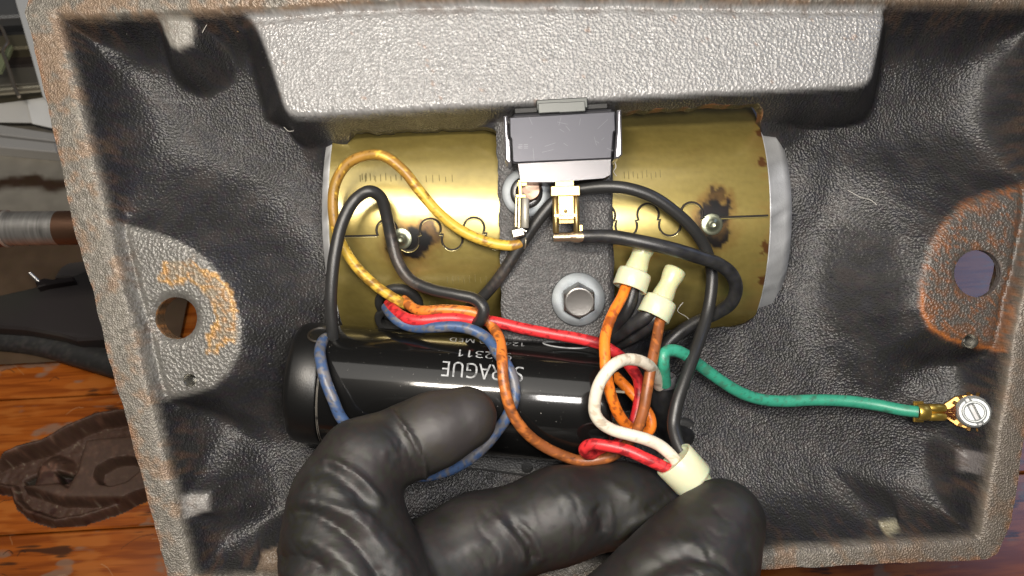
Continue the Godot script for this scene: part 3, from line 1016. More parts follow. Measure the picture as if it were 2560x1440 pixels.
# ---------------------------------------------------------------- the capacitor and its print
func print_on(mb: MB, text: String, mono: bool, o: Vector3, ax: Vector3, rad: float, along: float, ang: float, high_mm: float, long_mm: float, from_dir: Vector3, to_dir: Vector3) -> void:
	var tm := TextMesh.new()
	var f := SystemFont.new()
	f.font_names = PackedStringArray(["Droid Sans Mono" if mono else "Droid Sans"])
	tm.font = f
	tm.text = text
	tm.depth = 0.0
	tm.font_size = 64
	tm.pixel_size = 0.1
	tm.curve_step = 2.0
	var arr := tm.get_mesh_arrays()
	var v: PackedVector3Array = arr[Mesh.ARRAY_VERTEX]
	var ix: PackedInt32Array = arr[Mesh.ARRAY_INDEX]
	var lo := Vector3(1e9, 1e9, 0)
	var hi := Vector3(-1e9, -1e9, 0)
	for p in v:
		lo = lo.min(p)
		hi = hi.max(p)
	var tris := []
	for k in range(0, ix.size(), 3):
		if v[ix[k]].z > -0.001:
			tris.append([v[ix[k]], v[ix[k + 1]], v[ix[k + 2]]])
	for pass_ in 2:
		var nt := []
		for t in tris:
			var ab: Vector3 = (t[0] + t[1]) * 0.5
			var bc: Vector3 = (t[1] + t[2]) * 0.5
			var ca: Vector3 = (t[2] + t[0]) * 0.5
			nt.append_array([[t[0], ab, ca], [ab, t[1], bc], [ca, bc, t[2]], [ab, bc, ca]])
		tris = nt
	for t in tris:
		var w := []
		var nn := []
		for p in t:
			var u: float = (p.x - lo.x) / (hi.x - lo.x)
			var h: float = (p.y - lo.y) / (hi.y - lo.y)
			# the print stands on its head: it runs right to left, its feet towards the motor
			var a := ang + (0.5 - h) * high_mm / rad
			var d := from_dir * cos(a) + to_dir * sin(a)
			w.append(o + ax * (along - u * long_mm) + d * (rad + 0.035))
			nn.append(d)
		var s := mb.v.size()
		for k in 3:
			var wear := 0.8 + 0.9 * nf.get_noise_3dv(w[k] * 16.0)
			var c := Color(0.36, 0.37, 0.38) * clampf(wear, 0.25, 1.0)
			c.a = 1.0
			mb.v.append(w[k])
			mb.n.append(nn[k])
			mb.c.append(c)
		mb.ix.append_array(PackedInt32Array([s, s + 1, s + 2]))


func make_capacitor() -> void:
	var zl := -13.0
	var a := P(741, 953, zl)
	var b := P(1560, 1014, zl)
	var w := (b - a).normalized()
	var l := a.distance_to(b)
	var r := 18.4
	var t := thing("capacitor", "glossy black motor capacitor with white print lying across the casting", "capacitor", a - Vector3(0, 0, r))
	var mb := MB.new()
	var x := (P(826, 959, zl) - a).length()
	mb.lathe([[x - 1.0, 0.0], [x - 0.6, r - 0.5], [x, r - 0.1], [x + 0.3, r], [l - 8.0, r], [l - 6.5, r], [l - 6.0, r - 0.5], [l - 5.6, r - 1.8], [l - 6.2, r - 2.2], [l - 8.0, r - 2.4], [l - 8.0, 0.0]], a, w, 128, Color(0.006, 0.006, 0.0062))
	part("can", mb, M.gloss, t)
	mb = MB.new()
	mb.lathe([[0.0, 0.0], [0.0, r - 3.2], [0.4, r - 1.8], [1.3, r - 0.6], [2.8, r + 0.1], [x - 0.9, r + 0.35], [x - 0.4, r + 0.1], [x - 0.35, r - 0.5]], a, w, 128, Color(0.007, 0.007, 0.007))
	part("end_cap", mb, M.blackpvc, t)
	mb = MB.new()
	var up := w.cross(Vector3(0, 0, 1)).normalized()
	up = -up if up.y < 0.0 else up
	var fw := up.cross(w)
	fw = -fw if fw.z < 0.0 else fw
	for k in 2:
		var ring := PackedVector3Array()
		for i in 61:
			var g := deg_to_rad(-95.0 + 190.0 * i / 60.0)
			ring.append(a + w * (x + [0.2, 1.1][k] - 0.6 * cos(g) * k) + (fw * cos(g) + up * sin(g)) * (r + 0.12))
		mb.tube(ring, func(_u, _a): return 0.12, 6, func(_u, p): return Color(0.13, 0.12, 0.105).lerp(Color(0.02, 0.02, 0.02), sstep(-0.1, 0.3, nf.get_noise_3dv(p * 9.0))))
	part("boot_edge", mb, M.pvc, t)
	# slot in the boot that lets the two wires out
	mb = MB.new()
	var so := P(822, 842, -3.0)
	var sd := ((so - a) - w * (so - a).dot(w)).normalized()
	var sq := w.cross(sd)
	so = a + w * (so - a).dot(w) + sd * (r + 0.2)
	for k in 2:
		mb.lathe([[0.0, 0.0], [0.05, 2.9 - 0.5 * k], [0.3, 3.3 - 0.5 * k]] if k == 1 else [[0.0, 2.9], [0.5, 3.3], [0.3, 3.7], [0.0, 3.8]], so - w * 2.6 + sd * 0.1, sd, 28, Color(0.02, 0.018, 0.015) if k == 0 else Color(0.004, 0.004, 0.004))
	part("wire_slot", mb, M.rubber, t)
	mb = MB.new()
	mb.lathe([[0.0, 15.8], [0.3, 15.6], [0.4, 0.0]], a + w * (l - 8.0), w, 64, Color(0.05, 0.03, 0.02))
	for s in [-1.0, 1.0]:
		mb.box(a + w * (l - 5.0) + up * 5.0 * s + fw * 4.0, w * 4.0, up * 0.4, fw * 3.0, 0.15, Color(0.3, 0.27, 0.2))
	part("terminal_board", mb, M.dull, t)
	# print
	mb = MB.new()
	for row in [["SPRAGUE", false, 1308.0, 1105.0, 928.0, 4.9, 949.0], ["932311", false, 1279.0, 1148.0, 887.0, 2.8, 1.0], ["124-140 MED", false, 1312.0, 1125.0, 855.0, 2.6, 1.0]]:
		var pm := cap_hit(a, w, r, (row[2] + row[3]) * 0.5, row[4])
		var ps := cap_hit(a, w, r, row[2], row[4] + 5.0)
		var pe := cap_hit(a, w, r, row[3], row[4] - 8.0)
		var d := ((pm - a) - w * (pm - a).dot(w)) / r
		print_on(mb, row[0], row[1], a, w, r, (ps - a).dot(w), atan2(d.dot(up), d.dot(fw)), row[5], (ps - pe).dot(w), fw, up)
	# a worn oval ring of ink near the right end
	var oc := cap_hit(a, w, r, 1415.0, 862.0)
	var od := (oc - a) - w * (oc - a).dot(w)
	var oa := atan2(od.dot(up), od.dot(fw))
	var pts := PackedVector3Array()
	for k in 49:
		var g := TAU * k / 48.0
		var aa := oa + sin(g) * 2.6 / r
		pts.append(a + w * ((oc - a).dot(w) + cos(g) * 7.0) + (fw * cos(aa) + up * sin(aa)) * (r + 0.02))
	mb.tube(pts, func(_u, _a): return 0.28, 6, func(_u, p): return Color(0.30, 0.31, 0.32) * (0.8 + 0.5 * nf.get_noise_3dv(p * 12.0)))
	part("white_print", mb, M.ink, t)
	# the clamp strip that holds the capacitor down
	t = thing("capacitor_bracket", "dull grey metal strip bracket beneath the capacitor", "bracket", P(1100, 1150, -32))
	mb = MB.new()
	mb.prism(poly2([[756, 1062], [1000, 1096], [1300, 1112], [1560, 1120], [1575, 1186], [1320, 1188], [1200, 1172], [1000, 1160], [768, 1112]], -27.0), Vector3(0, 0, -31.0), Vector3.RIGHT, Vector3.UP, Vector3.BACK, 6.5, 0.8, Color(0.062, 0.06, 0.06))
	part("strip", mb, M.iron, t)
	mb = MB.new()
	mb.lathe([[-0.5, 1.6], [0.1, 1.9], [0.2, 1.4], [0.15, 0.0]], P(1318, 1168, -24.4), Vector3(0, 0, 1), 20, Color(0.008, 0.008, 0.008))
	part("slot_hole", mb, M.rubber, t)


func cap_hit(o: Vector3, ax: Vector3, r: float, px: float, py: float) -> Vector3:
	var k := [mo, ma]
	mo = o
	ma = ax
	var h := on_motor(px, py, r - MR)
	mo = k[0]
	ma = k[1]
	return h[0]


# ---------------------------------------------------------------- crimp caps
func make_cap(label: String, mouth: Vector3, neck: Vector3, tip: Vector3, rc: float, rb: float) -> void:
	var w := (tip - mouth).normalized()
	var lc := mouth.distance_to(neck)
	var lt := mouth.distance_to(tip)
	var t := thing("crimp_connector", label, "wire connector", mouth, "cream plastic crimp caps on the wire ends")
	var mb := MB.new()
	var col := Color(0.70, 0.67, 0.46)
	mb.lathe([[1.0, 0.0], [1.0, rc - 1.3], [0.25, rc - 0.95], [0.0, rc - 0.7], [0.0, rc - 0.15], [0.25, rc], [lc - 0.9, rc * 0.99], [lc - 0.25, rc - 0.3], [lc, rc - 1.0], [lc + 0.15, rb]], mouth, w, 64, col)
	for k in mb.n.size():           # the inside of the mouth faces inwards
		var p := mb.v[k] - mouth
		if p.dot(w) <= 1.01 and (p - w * p.dot(w)).length() < rc - 0.8 and absf(mb.n[k].dot(w)) < 0.9:
			mb.n[k] = -mb.n[k]
	part("collar", mb, M.nylon, t)
	mb = MB.new()
	var prof := []
	for k in 15:
		var u := k / 14.0
		prof.append([lerpf(lc - 0.5, lt, u), rb * (1.06 - 0.16 * sstep(0.1, 0.5, u) + 0.16 * sstep(0.55, 0.85, u))])
	prof.append_array([[lt + 0.35, rb * 0.97], [lt + 0.6, rb * 0.85], [lt + 0.55, 0.0]])
	mb.lathe(prof, mouth, w, 48, Color(0.66, 0.62, 0.37))
	part("barrel", mb, M.nylon, t)


# ---------------------------------------------------------------- switch and hardware
func make_switch() -> void:
	var t := thing("toggle_switch", "shiny steel cased switch hanging from the grey top plate", "switch", P(1405, 275, -12))
	var ex := (P(1535, 276, 0) - P(1274, 291, 0)).normalized()
	var fz := Vector3(0.0, -0.06, 1.0)
	fz = (fz - ex * fz.dot(ex)).normalized()
	var ey := fz.cross(ex)
	var st := Color(0.50, 0.50, 0.54)
	# the steel cover plate, its outline with notched shoulders
	var mb := MB.new()
	var z := 1.5
	var o := P(1280, 720, z)
	var pl := [[1273, 291], [1539, 275], [1540, 326], [1535, 330], [1528, 398], [1290, 409], [1281, 407], [1278, 348], [1274, 342]]
	var tz := Vector3(0.0, 0.17, 0.985).normalized()
	var ty := tz.cross(Vector3.RIGHT)
	var pc := P(1405, 345, z)
	var pp := PackedVector2Array()
	for g in poly2(pl, z):
		pp.append(Vector2(g.x - pc.x, (g.y - pc.y) / ty.y))
	mb.prism(pp, pc - tz * 1.0, Vector3.RIGHT, ty, tz, 1.0, 0.35, Color(0.155, 0.155, 0.175))
	part("cover_plate", mb, M.chrome, t)
	mb = MB.new()
	for k in 6:
		var h := pc + Vector3.RIGHT * (-12.2 + 1.6 * (k % 2)) + ty * (-2.0 - 0.55 * (k / 2)) + tz * 0.02
		mb.box(h, Vector3(0.6, 0, 0), ty * 0.07, tz * 0.02, 0.0, Color(0.24, 0.24, 0.26))
	var rng := RandomNumberGenerator.new()
	rng.seed = 3
	for k in 16:
		var h := pc + Vector3.RIGHT * rng.randf_range(-14.0, 14.0) + ty * rng.randf_range(-6.0, 5.6) + tz * 0.015
		var dir := Vector3.RIGHT.rotated(tz, rng.randf_range(-1.9, 1.9))
		mb.box(h, dir * rng.randf_range(0.4, 2.4), dir.cross(tz) * 0.045, tz * 0.015, 0.0, Color(0.25, 0.25, 0.27))
	part("scratches", mb, M.chrome, t).set_meta("kind", "stuff")
	mb = MB.new()
	mb.box(P(1406, 345, -9.5), ex * 15.0, ey * 6.6, Vector3(0, 0, 7.0), 0.6, Color(0.03, 0.03, 0.032))
	part("body", mb, M.gloss, t)
	# side flanges of the cover
	mb = MB.new()
	mb.prism(poly2([[1259, 290], [1268, 289], [1272, 345], [1276, 350], [1279, 408], [1270, 409], [1263, 400], [1261, 345]], -0.5), Vector3(0, 0, -13.0), Vector3.RIGHT, Vector3.UP, Vector3.BACK, 12.5, 0.5, st)
	part("side_flange", mb, M.chrome, t)
	mb = MB.new()
	mb.prism(poly2([[1543, 275], [1553, 274], [1555, 330], [1556, 386], [1548, 395], [1536, 397], [1541, 330]], -0.5), Vector3(0, 0, -13.0), Vector3.RIGHT, Vector3.UP, Vector3.BACK, 12.5, 0.5, st)
	part("side_flange", mb, M.chrome, t)
	# sloping terminal block
	mb = MB.new()
	var a := P(1294, 403, 2.0)
	var b := P(1527, 391, 2.0)
	var c := P(1510, 445, 2.0)
	var d := P(1302, 455, 2.0)
	var n := (b - a).cross(d - a).normalized()
	n = -n if n.z < 0.0 else n
	mb.face([a, b, P(1526, 437, 2.05), c, P(1390, 455, 2.0), d], Color(0.12, 0.117, 0.12), n)
	var low := [a, b, P(1526, 437, 2.05), c, P(1390, 455, 2.0), d]
	for k in 6:
		var p: Vector3 = low[k]
		var q: Vector3 = low[(k + 1) % 6]
		mb.face([p, q, q + Vector3(0, 0, -10), p + Vector3(0, 0, -10)], Color(0.10, 0.085, 0.08), (p + q) * 0.5 - P(1408, 428, 0))
	part("terminal_block", mb, M.chrome, t)
	mb = MB.new()
	mb.box(P(1402, 272, -7.0), ex * 7.6, ey * 1.6, Vector3(0, 0, 6.5), 0.3, Color(0.085, 0.09, 0.085))
	mb.box(P(1374, 270, -0.4), ex * 3.4, ey * 1.5, Vector3(0, 0, 0.5), 0.2, Color(0.10, 0.105, 0.10))
	mb.box(P(1430, 268, -0.4), ex * 3.9, ey * 1.5, Vector3(0, 0, 0.5), 0.2, Color(0.10, 0.105, 0.10))
	part("locknut", mb, M.zinc, t)
	mb = MB.new()
	mb.box(P(1400, 281, -8.0), ex * 14.0, ey * 0.9, Vector3(0, 0, 5.5), 0.3, Color(0.012, 0.012, 0.012))
	part("gasket", mb, M.rubber, t)
	# spade that the centre terminal grips
	mb = MB.new()
	mb.box(P(1411, 457, 0.6), ex * 2.8, ey * 2.2, fz * 0.4, 0.15, Color(0.60, 0.42, 0.14))
	part("centre_spade", mb, M.brass, t)
	mb = MB.new()
	mb.box(P(1300, 474, -1.5), ex * 0.5, ey * 2.7, fz * 2.6, 0.15, Color(0.58, 0.40, 0.12))
	mb.box(P(1305, 461, -0.2), ex * 1.5, ey * 0.6, fz * 1.2, 0.15, Color(0.60, 0.42, 0.12))
	part("side_spade", mb, M.brass, t)
	# the edge-on clip on the yellow wire
	t = thing("spade_clip", "edge-on steel clip joining the yellow wire to the switch", "terminal", P(1303, 560, -4))
	mb = MB.new()
	var cy := Vector3(0.02, 1, 0).normalized()
	var cx := Vector3(1, -0.02, 0).normalized()
	mb.box(P(1298, 530, -2.0), cx * 0.4, cy * 5.0, Vector3(0, 0, 2.8), 0.15, Color(0.40, 0.33, 0.18))
	mb.box(P(1290, 530, -1.0), cx * 0.35, cy * 4.6, Vector3(0, 0, 1.4), 0.15, Color(0.40, 0.31, 0.15))
	mb.box(P(1302, 492, -1.0), cx * 1.5, cy * 0.5, Vector3(0, 0, 2.0), 0.15, Color(0.55, 0.42, 0.16))
	part("receptacle", mb, M.steel, t)
	mb = MB.new()
	mb.lathe([[-4.4, 0.9], [-4.2, 1.15], [4.2, 1.15], [4.4, 0.9]], P(1313, 533, 0.2), cy, 18, Color(0.46, 0.44, 0.38))
	part("rolled_edge", mb, M.zinc, t)
	mb = MB.new()
	mb.box(P(1295, 582, -3.5), Vector3(1.9, 0.5, 0), Vector3(-0.35, 1.35, 0), Vector3(0, 0, 1.2), 0.4, Color(0.34, 0.33, 0.28))
	mb.box(P(1304, 572, -2.6), Vector3(1.5, -0.9, 0), Vector3(0.15, 0.25, 0), Vector3(0, 0, 0.7), 0.12, Color(0.44, 0.43, 0.38))
	part("crimp", mb, M.steel, t)
	mb = MB.new()
	var ring := PackedVector3Array()
	for k in 25:
		var g := TAU * k / 24.0
		ring.append(P(1310, 605, -6) + Vector3(0.5 * cos(g), 1.95 * sin(g), 2.0 * cos(g)))
	mb.tube(ring, func(_u, _a): return 0.28, 8, func(_u, _p): return Color(0.55, 0.50, 0.38))
	part("binding_ring", mb, M.steel, t)


func washer(label: String, ce: Vector3, r: float, inner_r: float) -> Node3D:
	var t := thing("bolt", label, "bolt", ce, "bolts through the strap")
	var mb := MB.new()
	mb.lathe([[0.0, inner_r], [0.8, inner_r], [0.95, inner_r + 0.2], [0.95, r - 0.22], [0.78, r], [0.0, r]], ce, Vector3(0, 0, 1), 64, Color(0.15, 0.163, 0.172))
	for k in mb.c.size():
		mb.c[k] = mb.c[k] * (1.0 + 0.35 * nf.get_noise_3dv(mb.v[k] * 5.0))
	part("washer", mb, M.zinc, t)
	return t


func hexhead(t: Node3D, ce: Vector3, flat: float, h: float, turn: float, col: Color, m: Material, lean := Vector3.BACK) -> void:
	var mb := MB.new()
	var pg := PackedVector2Array()
	for k in 6:
		pg.append(Vector2.from_angle(turn + TAU * k / 6.0) * flat)
	var ez := lean.normalized()
	mb.prism(pg, ce - ez * 0.6, Vector3.RIGHT, ez.cross(Vector3.RIGHT), ez, h + 0.6, 0.55, col)
	mb.lathe([[h - 0.1, flat * 0.86], [h + 0.12, flat * 0.8], [h + 0.06, flat * 0.74], [h + 0.06, 0.0]], ce, ez, 40, col)
	part("hex_head", mb, m, t)


func make_hardware() -> void:
	var ce := P(1445, 748, -9.6)
	var t := washer("zinc hex bolt with a wide washer, low on the strap", ce, 8.2, 3.0)
	hexhead(t, ce + Vector3(0, 0, 1.05), 5.3, 4.6, 0.55, Color(0.23, 0.22, 0.21), M.steel, Vector3(0, -0.2, 1))
	ce = P(1316, 482, -9.6)
	t = washer("rusty stud and shiny washer half hidden behind the switch terminals", ce, 7.6, 3.6)
	var mb := MB.new()
	mb.lathe([[1.0, 5.0], [1.5, 4.6], [1.6, 3.4]], ce, Vector3(0, 0, 1), 36, Color(0.10, 0.10, 0.10))
	part("lock_washer", mb, M.steel, t)
	hexhead(t, ce + Vector3(0.8, 0.6, 1.1), 3.9, 2.2, 0.2, Color(0.22, 0.15, 0.11), M.steel)
	# slotted hex screw of the earth lead
	ce = P(2433, 1029, -8.0)
	var az := Vector3(-0.42, 0.10, 0.9).normalized()
	var ax := Vector3(0.93, 0.36, 0)
	ax = (ax - az * ax.dot(az)).normalized()
	var ay := az.cross(ax)
	t = thing("earth_screw", "slotted zinc hex screw holding the green wire's ring terminal", "screw", ce)
	mb = MB.new()
	for k in 14:
		var g := TAU * k / 14.0
		mb.box(ce + (ax * cos(g) + ay * sin(g)) * 5.2, (ax * cos(g) + ay * sin(g) + az * 0.25) * 0.8, (ay * cos(g) - ax * sin(g) + az * 0.4) * 0.5, az * 0.3, 0.08, Color(0.30, 0.17, 0.06))
	part("star_washer", mb, M.brass, t)
	mb = MB.new()
	mb.lathe([[0.0, 4.9], [0.6, 4.9], [1.2, 4.5], [1.6, 3.9]], ce, az, 48, Color(0.5, 0.52, 0.52))
	part("flange", mb, M.zinc, t)
	mb = MB.new()
	for s in [-1.0, 1.0]:
		var pg := PackedVector2Array()
		for k in 19:
			var v := Vector2.from_angle(deg_to_rad(-84.0 + 168.0 * k / 18.0)) * 4.5
			pg.append(Vector2(v.x * s + 0.05 * s, v.y))
		mb.prism(pg, ce + az * 0.9, ax, ay, az, 2.2, 0.5, Color(0.40, 0.42, 0.42))
	mb.lathe([[3.1, 3.4], [3.3, 3.1], [3.3, 2.7], [2.95, 2.4]], ce, az, 32, Color(0.34, 0.36, 0.36))
	mb.lathe([[1.6, 4.2], [1.65, 0.0]], ce, az, 32, Color(0.3, 0.3, 0.3))
	part("slotted_head", mb, M.zinc, t)


# ---------------------------------------------------------------- the gloved hand
var digits := []      # each a list of [a, b, ra, rb]


func hand_field(p: Vector3, near: Array) -> float:
	var all := 1e9
	for d in near:
		var f := 1e9
		for b in d:
			var e: Vector3 = b[1] - b[0]
			var w: Vector3 = p - b[0]
			var t := clampf(w.dot(e) / e.length_squared(), 0.0, 1.0)
			var k := (w - e * t).length() - lerpf(b[2], b[3], t)
			var h := maxf(5.0 - absf(f - k), 0.0) / 5.0
			f = minf(f, k) - h * h * 1.25
		var g := maxf(1.4 - absf(all - f), 0.0) / 1.4
		all = minf(all, f) - g * g * 0.35
	return all


func bones(a: Array) -> Array:
	var r := []
	for i in a.size() - 1:
		var s0: float = (C - a[i][2]) / F
		var s1: float = (C - a[i + 1][2]) / F
		r.append([P(a[i][0], a[i][1], a[i][2]), P(a[i + 1][0], a[i + 1][1], a[i + 1][2]), a[i][3] * s0, a[i + 1][3] * s1])
	return r


func make_hand() -> void:
	digits = [
		bones([[1163, 1045, 15, 79], [1085, 1076, 17, 86], [1005, 1112, 19, 86], [905, 1155, 25, 100], [858, 1250, 29, 120], [866, 1340, 30, 150], [882, 1435, 32, 168], [1000, 1640, 34, 190]]),
		bones([[1625, 1258, 0, 84], [1555, 1262, 2, 98], [1400, 1288, 7, 112], [1190, 1365, 13, 120], [1040, 1460, 20, 140], [1080, 1680, 32, 180]]),
		bones([[1803, 1306, 20, 108], [1752, 1390, 23, 136], [1700, 1480, 27, 168], [1540, 1660, 34, 210]]),
		bones([[1060, 1720, 36, 200], [1300, 1760, 36, 230], [1500, 1740, 36, 210]]) + bones([[1290, 1760, 37, 230], [1300, 2080, 42, 200]]),
		bones([[960, 1700, 30, 110], [900, 1900, 15, 90], [1060, 1960, 4, 85]]),
		bones([[900, 1760, 34, 100], [830, 1960, 22, 80], [950, 2040, 8, 75]])]
	var cell := 0.64
	var bs := 4
	var lo := Vector3(1e9, 1e9, 1e9)
	var hi := -lo
	for d in digits:
		for b in d:
			for k in 2:
				lo = lo.min(b[k] - Vector3.ONE * (b[2 + k] + 2.0))
				hi = hi.max(b[k] + Vector3.ONE * (b[2 + k] + 2.0))
	var nb := Vector3i(((hi - lo) / (cell * bs)).ceil()) + Vector3i.ONE
	var cells := {}
	var mb := MB.new()
	var half := cell * bs * 0.5
	var reach := half * 1.7321
	var big := 4       # blocks of blocks, to skip empty space quickly
	var n1 := bs + 1
	var sx := nb.x * bs + 1
	var sy := nb.y * bs + 1
	for bx in range(0, nb.x, big):
		for by in range(0, nb.y, big):
			for bz in range(0, nb.z, big):
				var cb := lo + (Vector3(bx, by, bz) + Vector3.ONE * big * 0.5) * cell * bs
				if absf(hand_field(cb, digits)) > reach * big + 4.0:
					continue
				for ax in range(bx, mini(bx + big, nb.x)):
					for ay in range(by, mini(by + big, nb.y)):
						for az in range(bz, mini(bz + big, nb.z)):
							var o := lo + Vector3(ax, ay, az) * cell * bs
							var ce := o + Vector3.ONE * half
							if absf(hand_field(ce, digits)) > reach + 1.0:
								continue
							var near := []
							for d in digits:
								var kept := []
								for b in d:
									var e: Vector3 = b[1] - b[0]
									var w: Vector3 = ce - b[0]
									var t := clampf(w.dot(e) / e.length_squared(), 0.0, 1.0)
									if (w - e * t).length() - lerpf(b[2], b[3], t) < reach * 2.0 + 8.0:
										kept.append(b)
								if kept.size():
									near.append(kept)
							var s := PackedFloat32Array()
							s.resize(n1 * n1 * n1)
							var any := 0
							for i in n1:
								for j in n1:
									for k in n1:
										var val := hand_field(o + Vector3(i, j, k) * cell, near)
										s[(i * n1 + j) * n1 + k] = val
										any |= 1 if val < 0.0 else 2
							if any != 3:
								continue
							for i in bs:
								for j in bs:
									for k in bs:
										var sign_ := 0
										var sum := Vector3()
										var cnt := 0
										var c := []
										for m in 8:
											var val := s[((i + (m & 1)) * n1 + j + ((m >> 1) & 1)) * n1 + k + (m >> 2)]
											c.append(val)
											if val < 0.0:
												sign_ |= 1 << m
										if sign_ == 0 or sign_ == 255:
											continue
										for m in 8:
											for a in 3:
												var m2 := m | (1 << a)
												if m2 != m and (c[m] < 0.0) != (c[m2] < 0.0):
													var t: float = c[m] / (c[m] - c[m2])
													var q := Vector3(m & 1, (m >> 1) & 1, m >> 2)
													q[a] += t
													sum += q
													cnt += 1
										var gx := ax * bs + i
										var gy := ay * bs + j
										var gz := az * bs + k
										cells[(gz * sy + gy) * sx + gx] = [mb.v.size(), sign_]
										mb.v.append(o + (Vector3(i, j, k) + sum / cnt) * cell)
	for key in cells:
		var me: Array = cells[key]
		for a in 3:
			var st: int = [1, sx, sx * sy][a]
			var s1: int = [sx, sx * sy, 1][a]
			var s2: int = [sx * sy, 1, sx][a]
			var in0: bool = (me[1] & 1) != 0
			var in1: bool = (me[1] & (1 << (1 << a))) != 0
			if in0 == in1 or st == 0:
				continue
			var q1 = cells.get(key - s1)
			var q2 = cells.get(key - s1 - s2)
			var q3 = cells.get(key - s2)
			if q1 == null or q2 == null or q3 == null:
				continue
			var f := [me[0], q3[0], q2[0], q1[0]] if in1 else [me[0], q1[0], q2[0], q3[0]]
			mb.ix.append_array(PackedInt32Array([f[0], f[1], f[2], f[0], f[2], f[3]]))
	hand_normals(mb)
	# folds in the nitrile: [outline in the picture's plane, height in mm, width in mm, taper at the ends]
	var folds := [
		[[[936, 1020], [985, 1042], [1030, 1090], [1056, 1140], [1068, 1200]], 1.1, 0.65],
		[[[922, 1032], [968, 1056], [1010, 1102], [1036, 1152], [1046, 1204]], -0.4, 0.9],
		[[[930, 1060], [965, 1090], [990, 1130]], 0.25, 1.6],
		[[[798, 1138], [845, 1132], [890, 1146], [930, 1176], [962, 1216], [985, 1250]], 1.0, 0.9],
		[[[786, 1158], [850, 1152], [888, 1172], [926, 1206], [958, 1250]], -1.0, 1.3],
		[[[760, 1190], [830, 1180], [880, 1200], [920, 1240], [970, 1300]], 0.45, 1.6],
		[[[738, 1238], [800, 1216], [870, 1226], [940, 1268], [1010, 1350], [1070, 1450]], 1.2, 1.4],
		[[[736, 1262], [800, 1240], [862, 1256], [925, 1300], [990, 1386], [1030, 1460]], -1.1, 1.2],
		[[[880, 1215], [945, 1250], [1005, 1320], [1062, 1412]], 0.8, 0.9],
		[[[722, 1330], [790, 1296], [850, 1302], [905, 1336], [960, 1400], [1000, 1470]], 1.1, 1.8],
		[[[714, 1372], [770, 1338], [830, 1336], [880, 1362]], -0.9, 1.2],
		[[[708, 1396], [790, 1372], [870, 1394], [930, 1440], [960, 1480]], 0.9, 1.1],
		[[[704, 1424], [780, 1402], [850, 1418], [900, 1456]], -0.8, 1.3],
		[[[700, 1450], [790, 1432], [860, 1452]], 0.9, 1.5],
		[[[1234, 1258], [1262, 1290], [1300, 1340], [1312, 1400]], 0.8, 1.0],
		[[[1262, 1262], [1290, 1296], [1322, 1340], [1336, 1400]], -0.9, 1.0],
		[[[1292, 1276], [1330, 1318], [1352, 1370], [1350, 1420]], 0.5, 0.8],
		[[[1370, 1240], [1425, 1232], [1462, 1250], [1466, 1290], [1446, 1330]], 0.6, 2.2],
		[[[1478, 1258], [1500, 1290], [1500, 1330]], -0.9, 1.6],
		[[[1530, 1235], [1570, 1262], [1612, 1290]], 0.4, 1.4],
		[[[1060, 1395], [1130, 1350], [1230, 1318]], 0.5, 2.4],
		[[[1545, 1412], [1600, 1362], [1680, 1334], [1760, 1346]], 0.7, 1.5],
		[[[1560, 1430], [1625, 1384], [1700, 1360], [1770, 1376], [1830, 1420]], -1.0, 1.3],
		[[[1590, 1440], [1660, 1402], [1740, 1390], [1810, 1424]], 0.9, 1.7],
		[[[1620, 1456], [1690, 1424], [1750, 1422], [1790, 1450]], -0.9, 1.2],
		[[[1850, 1340], [1876, 1380], [1884, 1430]], 0.4, 1.5],
		[[[1640, 1330], [1690, 1300], [1750, 1296]], -0.4, 1.5]]
	var rng := RandomNumberGenerator.new()
	rng.seed = 77
	for k in 90:       # small creases, mostly across the fingers near their joints
		var spot: Array = [[880, 1170, 1.1, 90], [800, 1300, 0.5, 90], [860, 1400, 0.5, 130], [1290, 1310, 1.1, 110], [1460, 1270, 1.3, 100], [1680, 1400, 0.5, 130], [1760, 1340, 0.6, 90], [1010, 1110, 1.1, 40]][k % 8]
		var ce := Vector2(spot[0] + rng.randf_range(-1, 1) * spot[3], spot[1] + rng.randf_range(-1, 1) * spot[3] * 0.7)
		var dir := Vector2.from_angle(spot[2] + rng.randf_range(-0.35, 0.35)) * rng.randf_range(22, 62)
		var bow := dir.orthogonal() * rng.randf_range(-0.35, 0.35)
		folds.append([[[ce.x - dir.x, ce.y - dir.y], [ce.x + bow.x, ce.y + bow.y], [ce.x + dir.x, ce.y + dir.y]], rng.randf_range(0.08, 0.24) * (-1.0 if k % 3 else 1.0), rng.randf_range(0.4, 0.75)])
	var lines := []
	for f in folds:
		var pl := PackedVector2Array()
		var v3 := PackedVector3Array()
		for g in f[0]:
			v3.append(P(g[0], g[1], 27.0 if g[0] < 1060 else (14.0 if g[0] < 1530 and g[1] < 1410 else 30.0)))
		for g in spline(v3, 1.0):
			pl.append(Vector2(g.x, g.y))
		lines.append([pl, bbox(pl).grow(f[2] * 3.0), f[1], f[2]])
	for i in mb.v.size():
		var p := mb.v[i]
		var n := mb.n[i]
		var up := sstep(-0.1, 0.35, n.z)
		var d := 0.2 * nz.get_noise_3dv(p * 5.0) + 0.07 * nf.get_noise_3dv(p * 7.0)
		if up > 0.0:
			var q := Vector2(p.x, p.y)
			for l in lines:
				if l[1].has_point(q):
					var pl: PackedVector2Array = l[0]
					var best := 1e9
					var where := 0.0
					for k in pl.size() - 1:
						var c := capseg(q, pl[k], pl[k + 1])
						if c.x < best:
							best = c.x
							where = (k + c.y) / (pl.size() - 1)
					var g: float = best / l[3]
					if g < 3.0:
						d += l[2] * exp(-g * g) * up * sstep(0.0, 0.2, where) * sstep(1.0, 0.8, where) * (0.85 + 0.5 * nz.get_noise_3dv(p * 8.0))
		mb.v[i] = p + n * d
	hand_normals(mb)
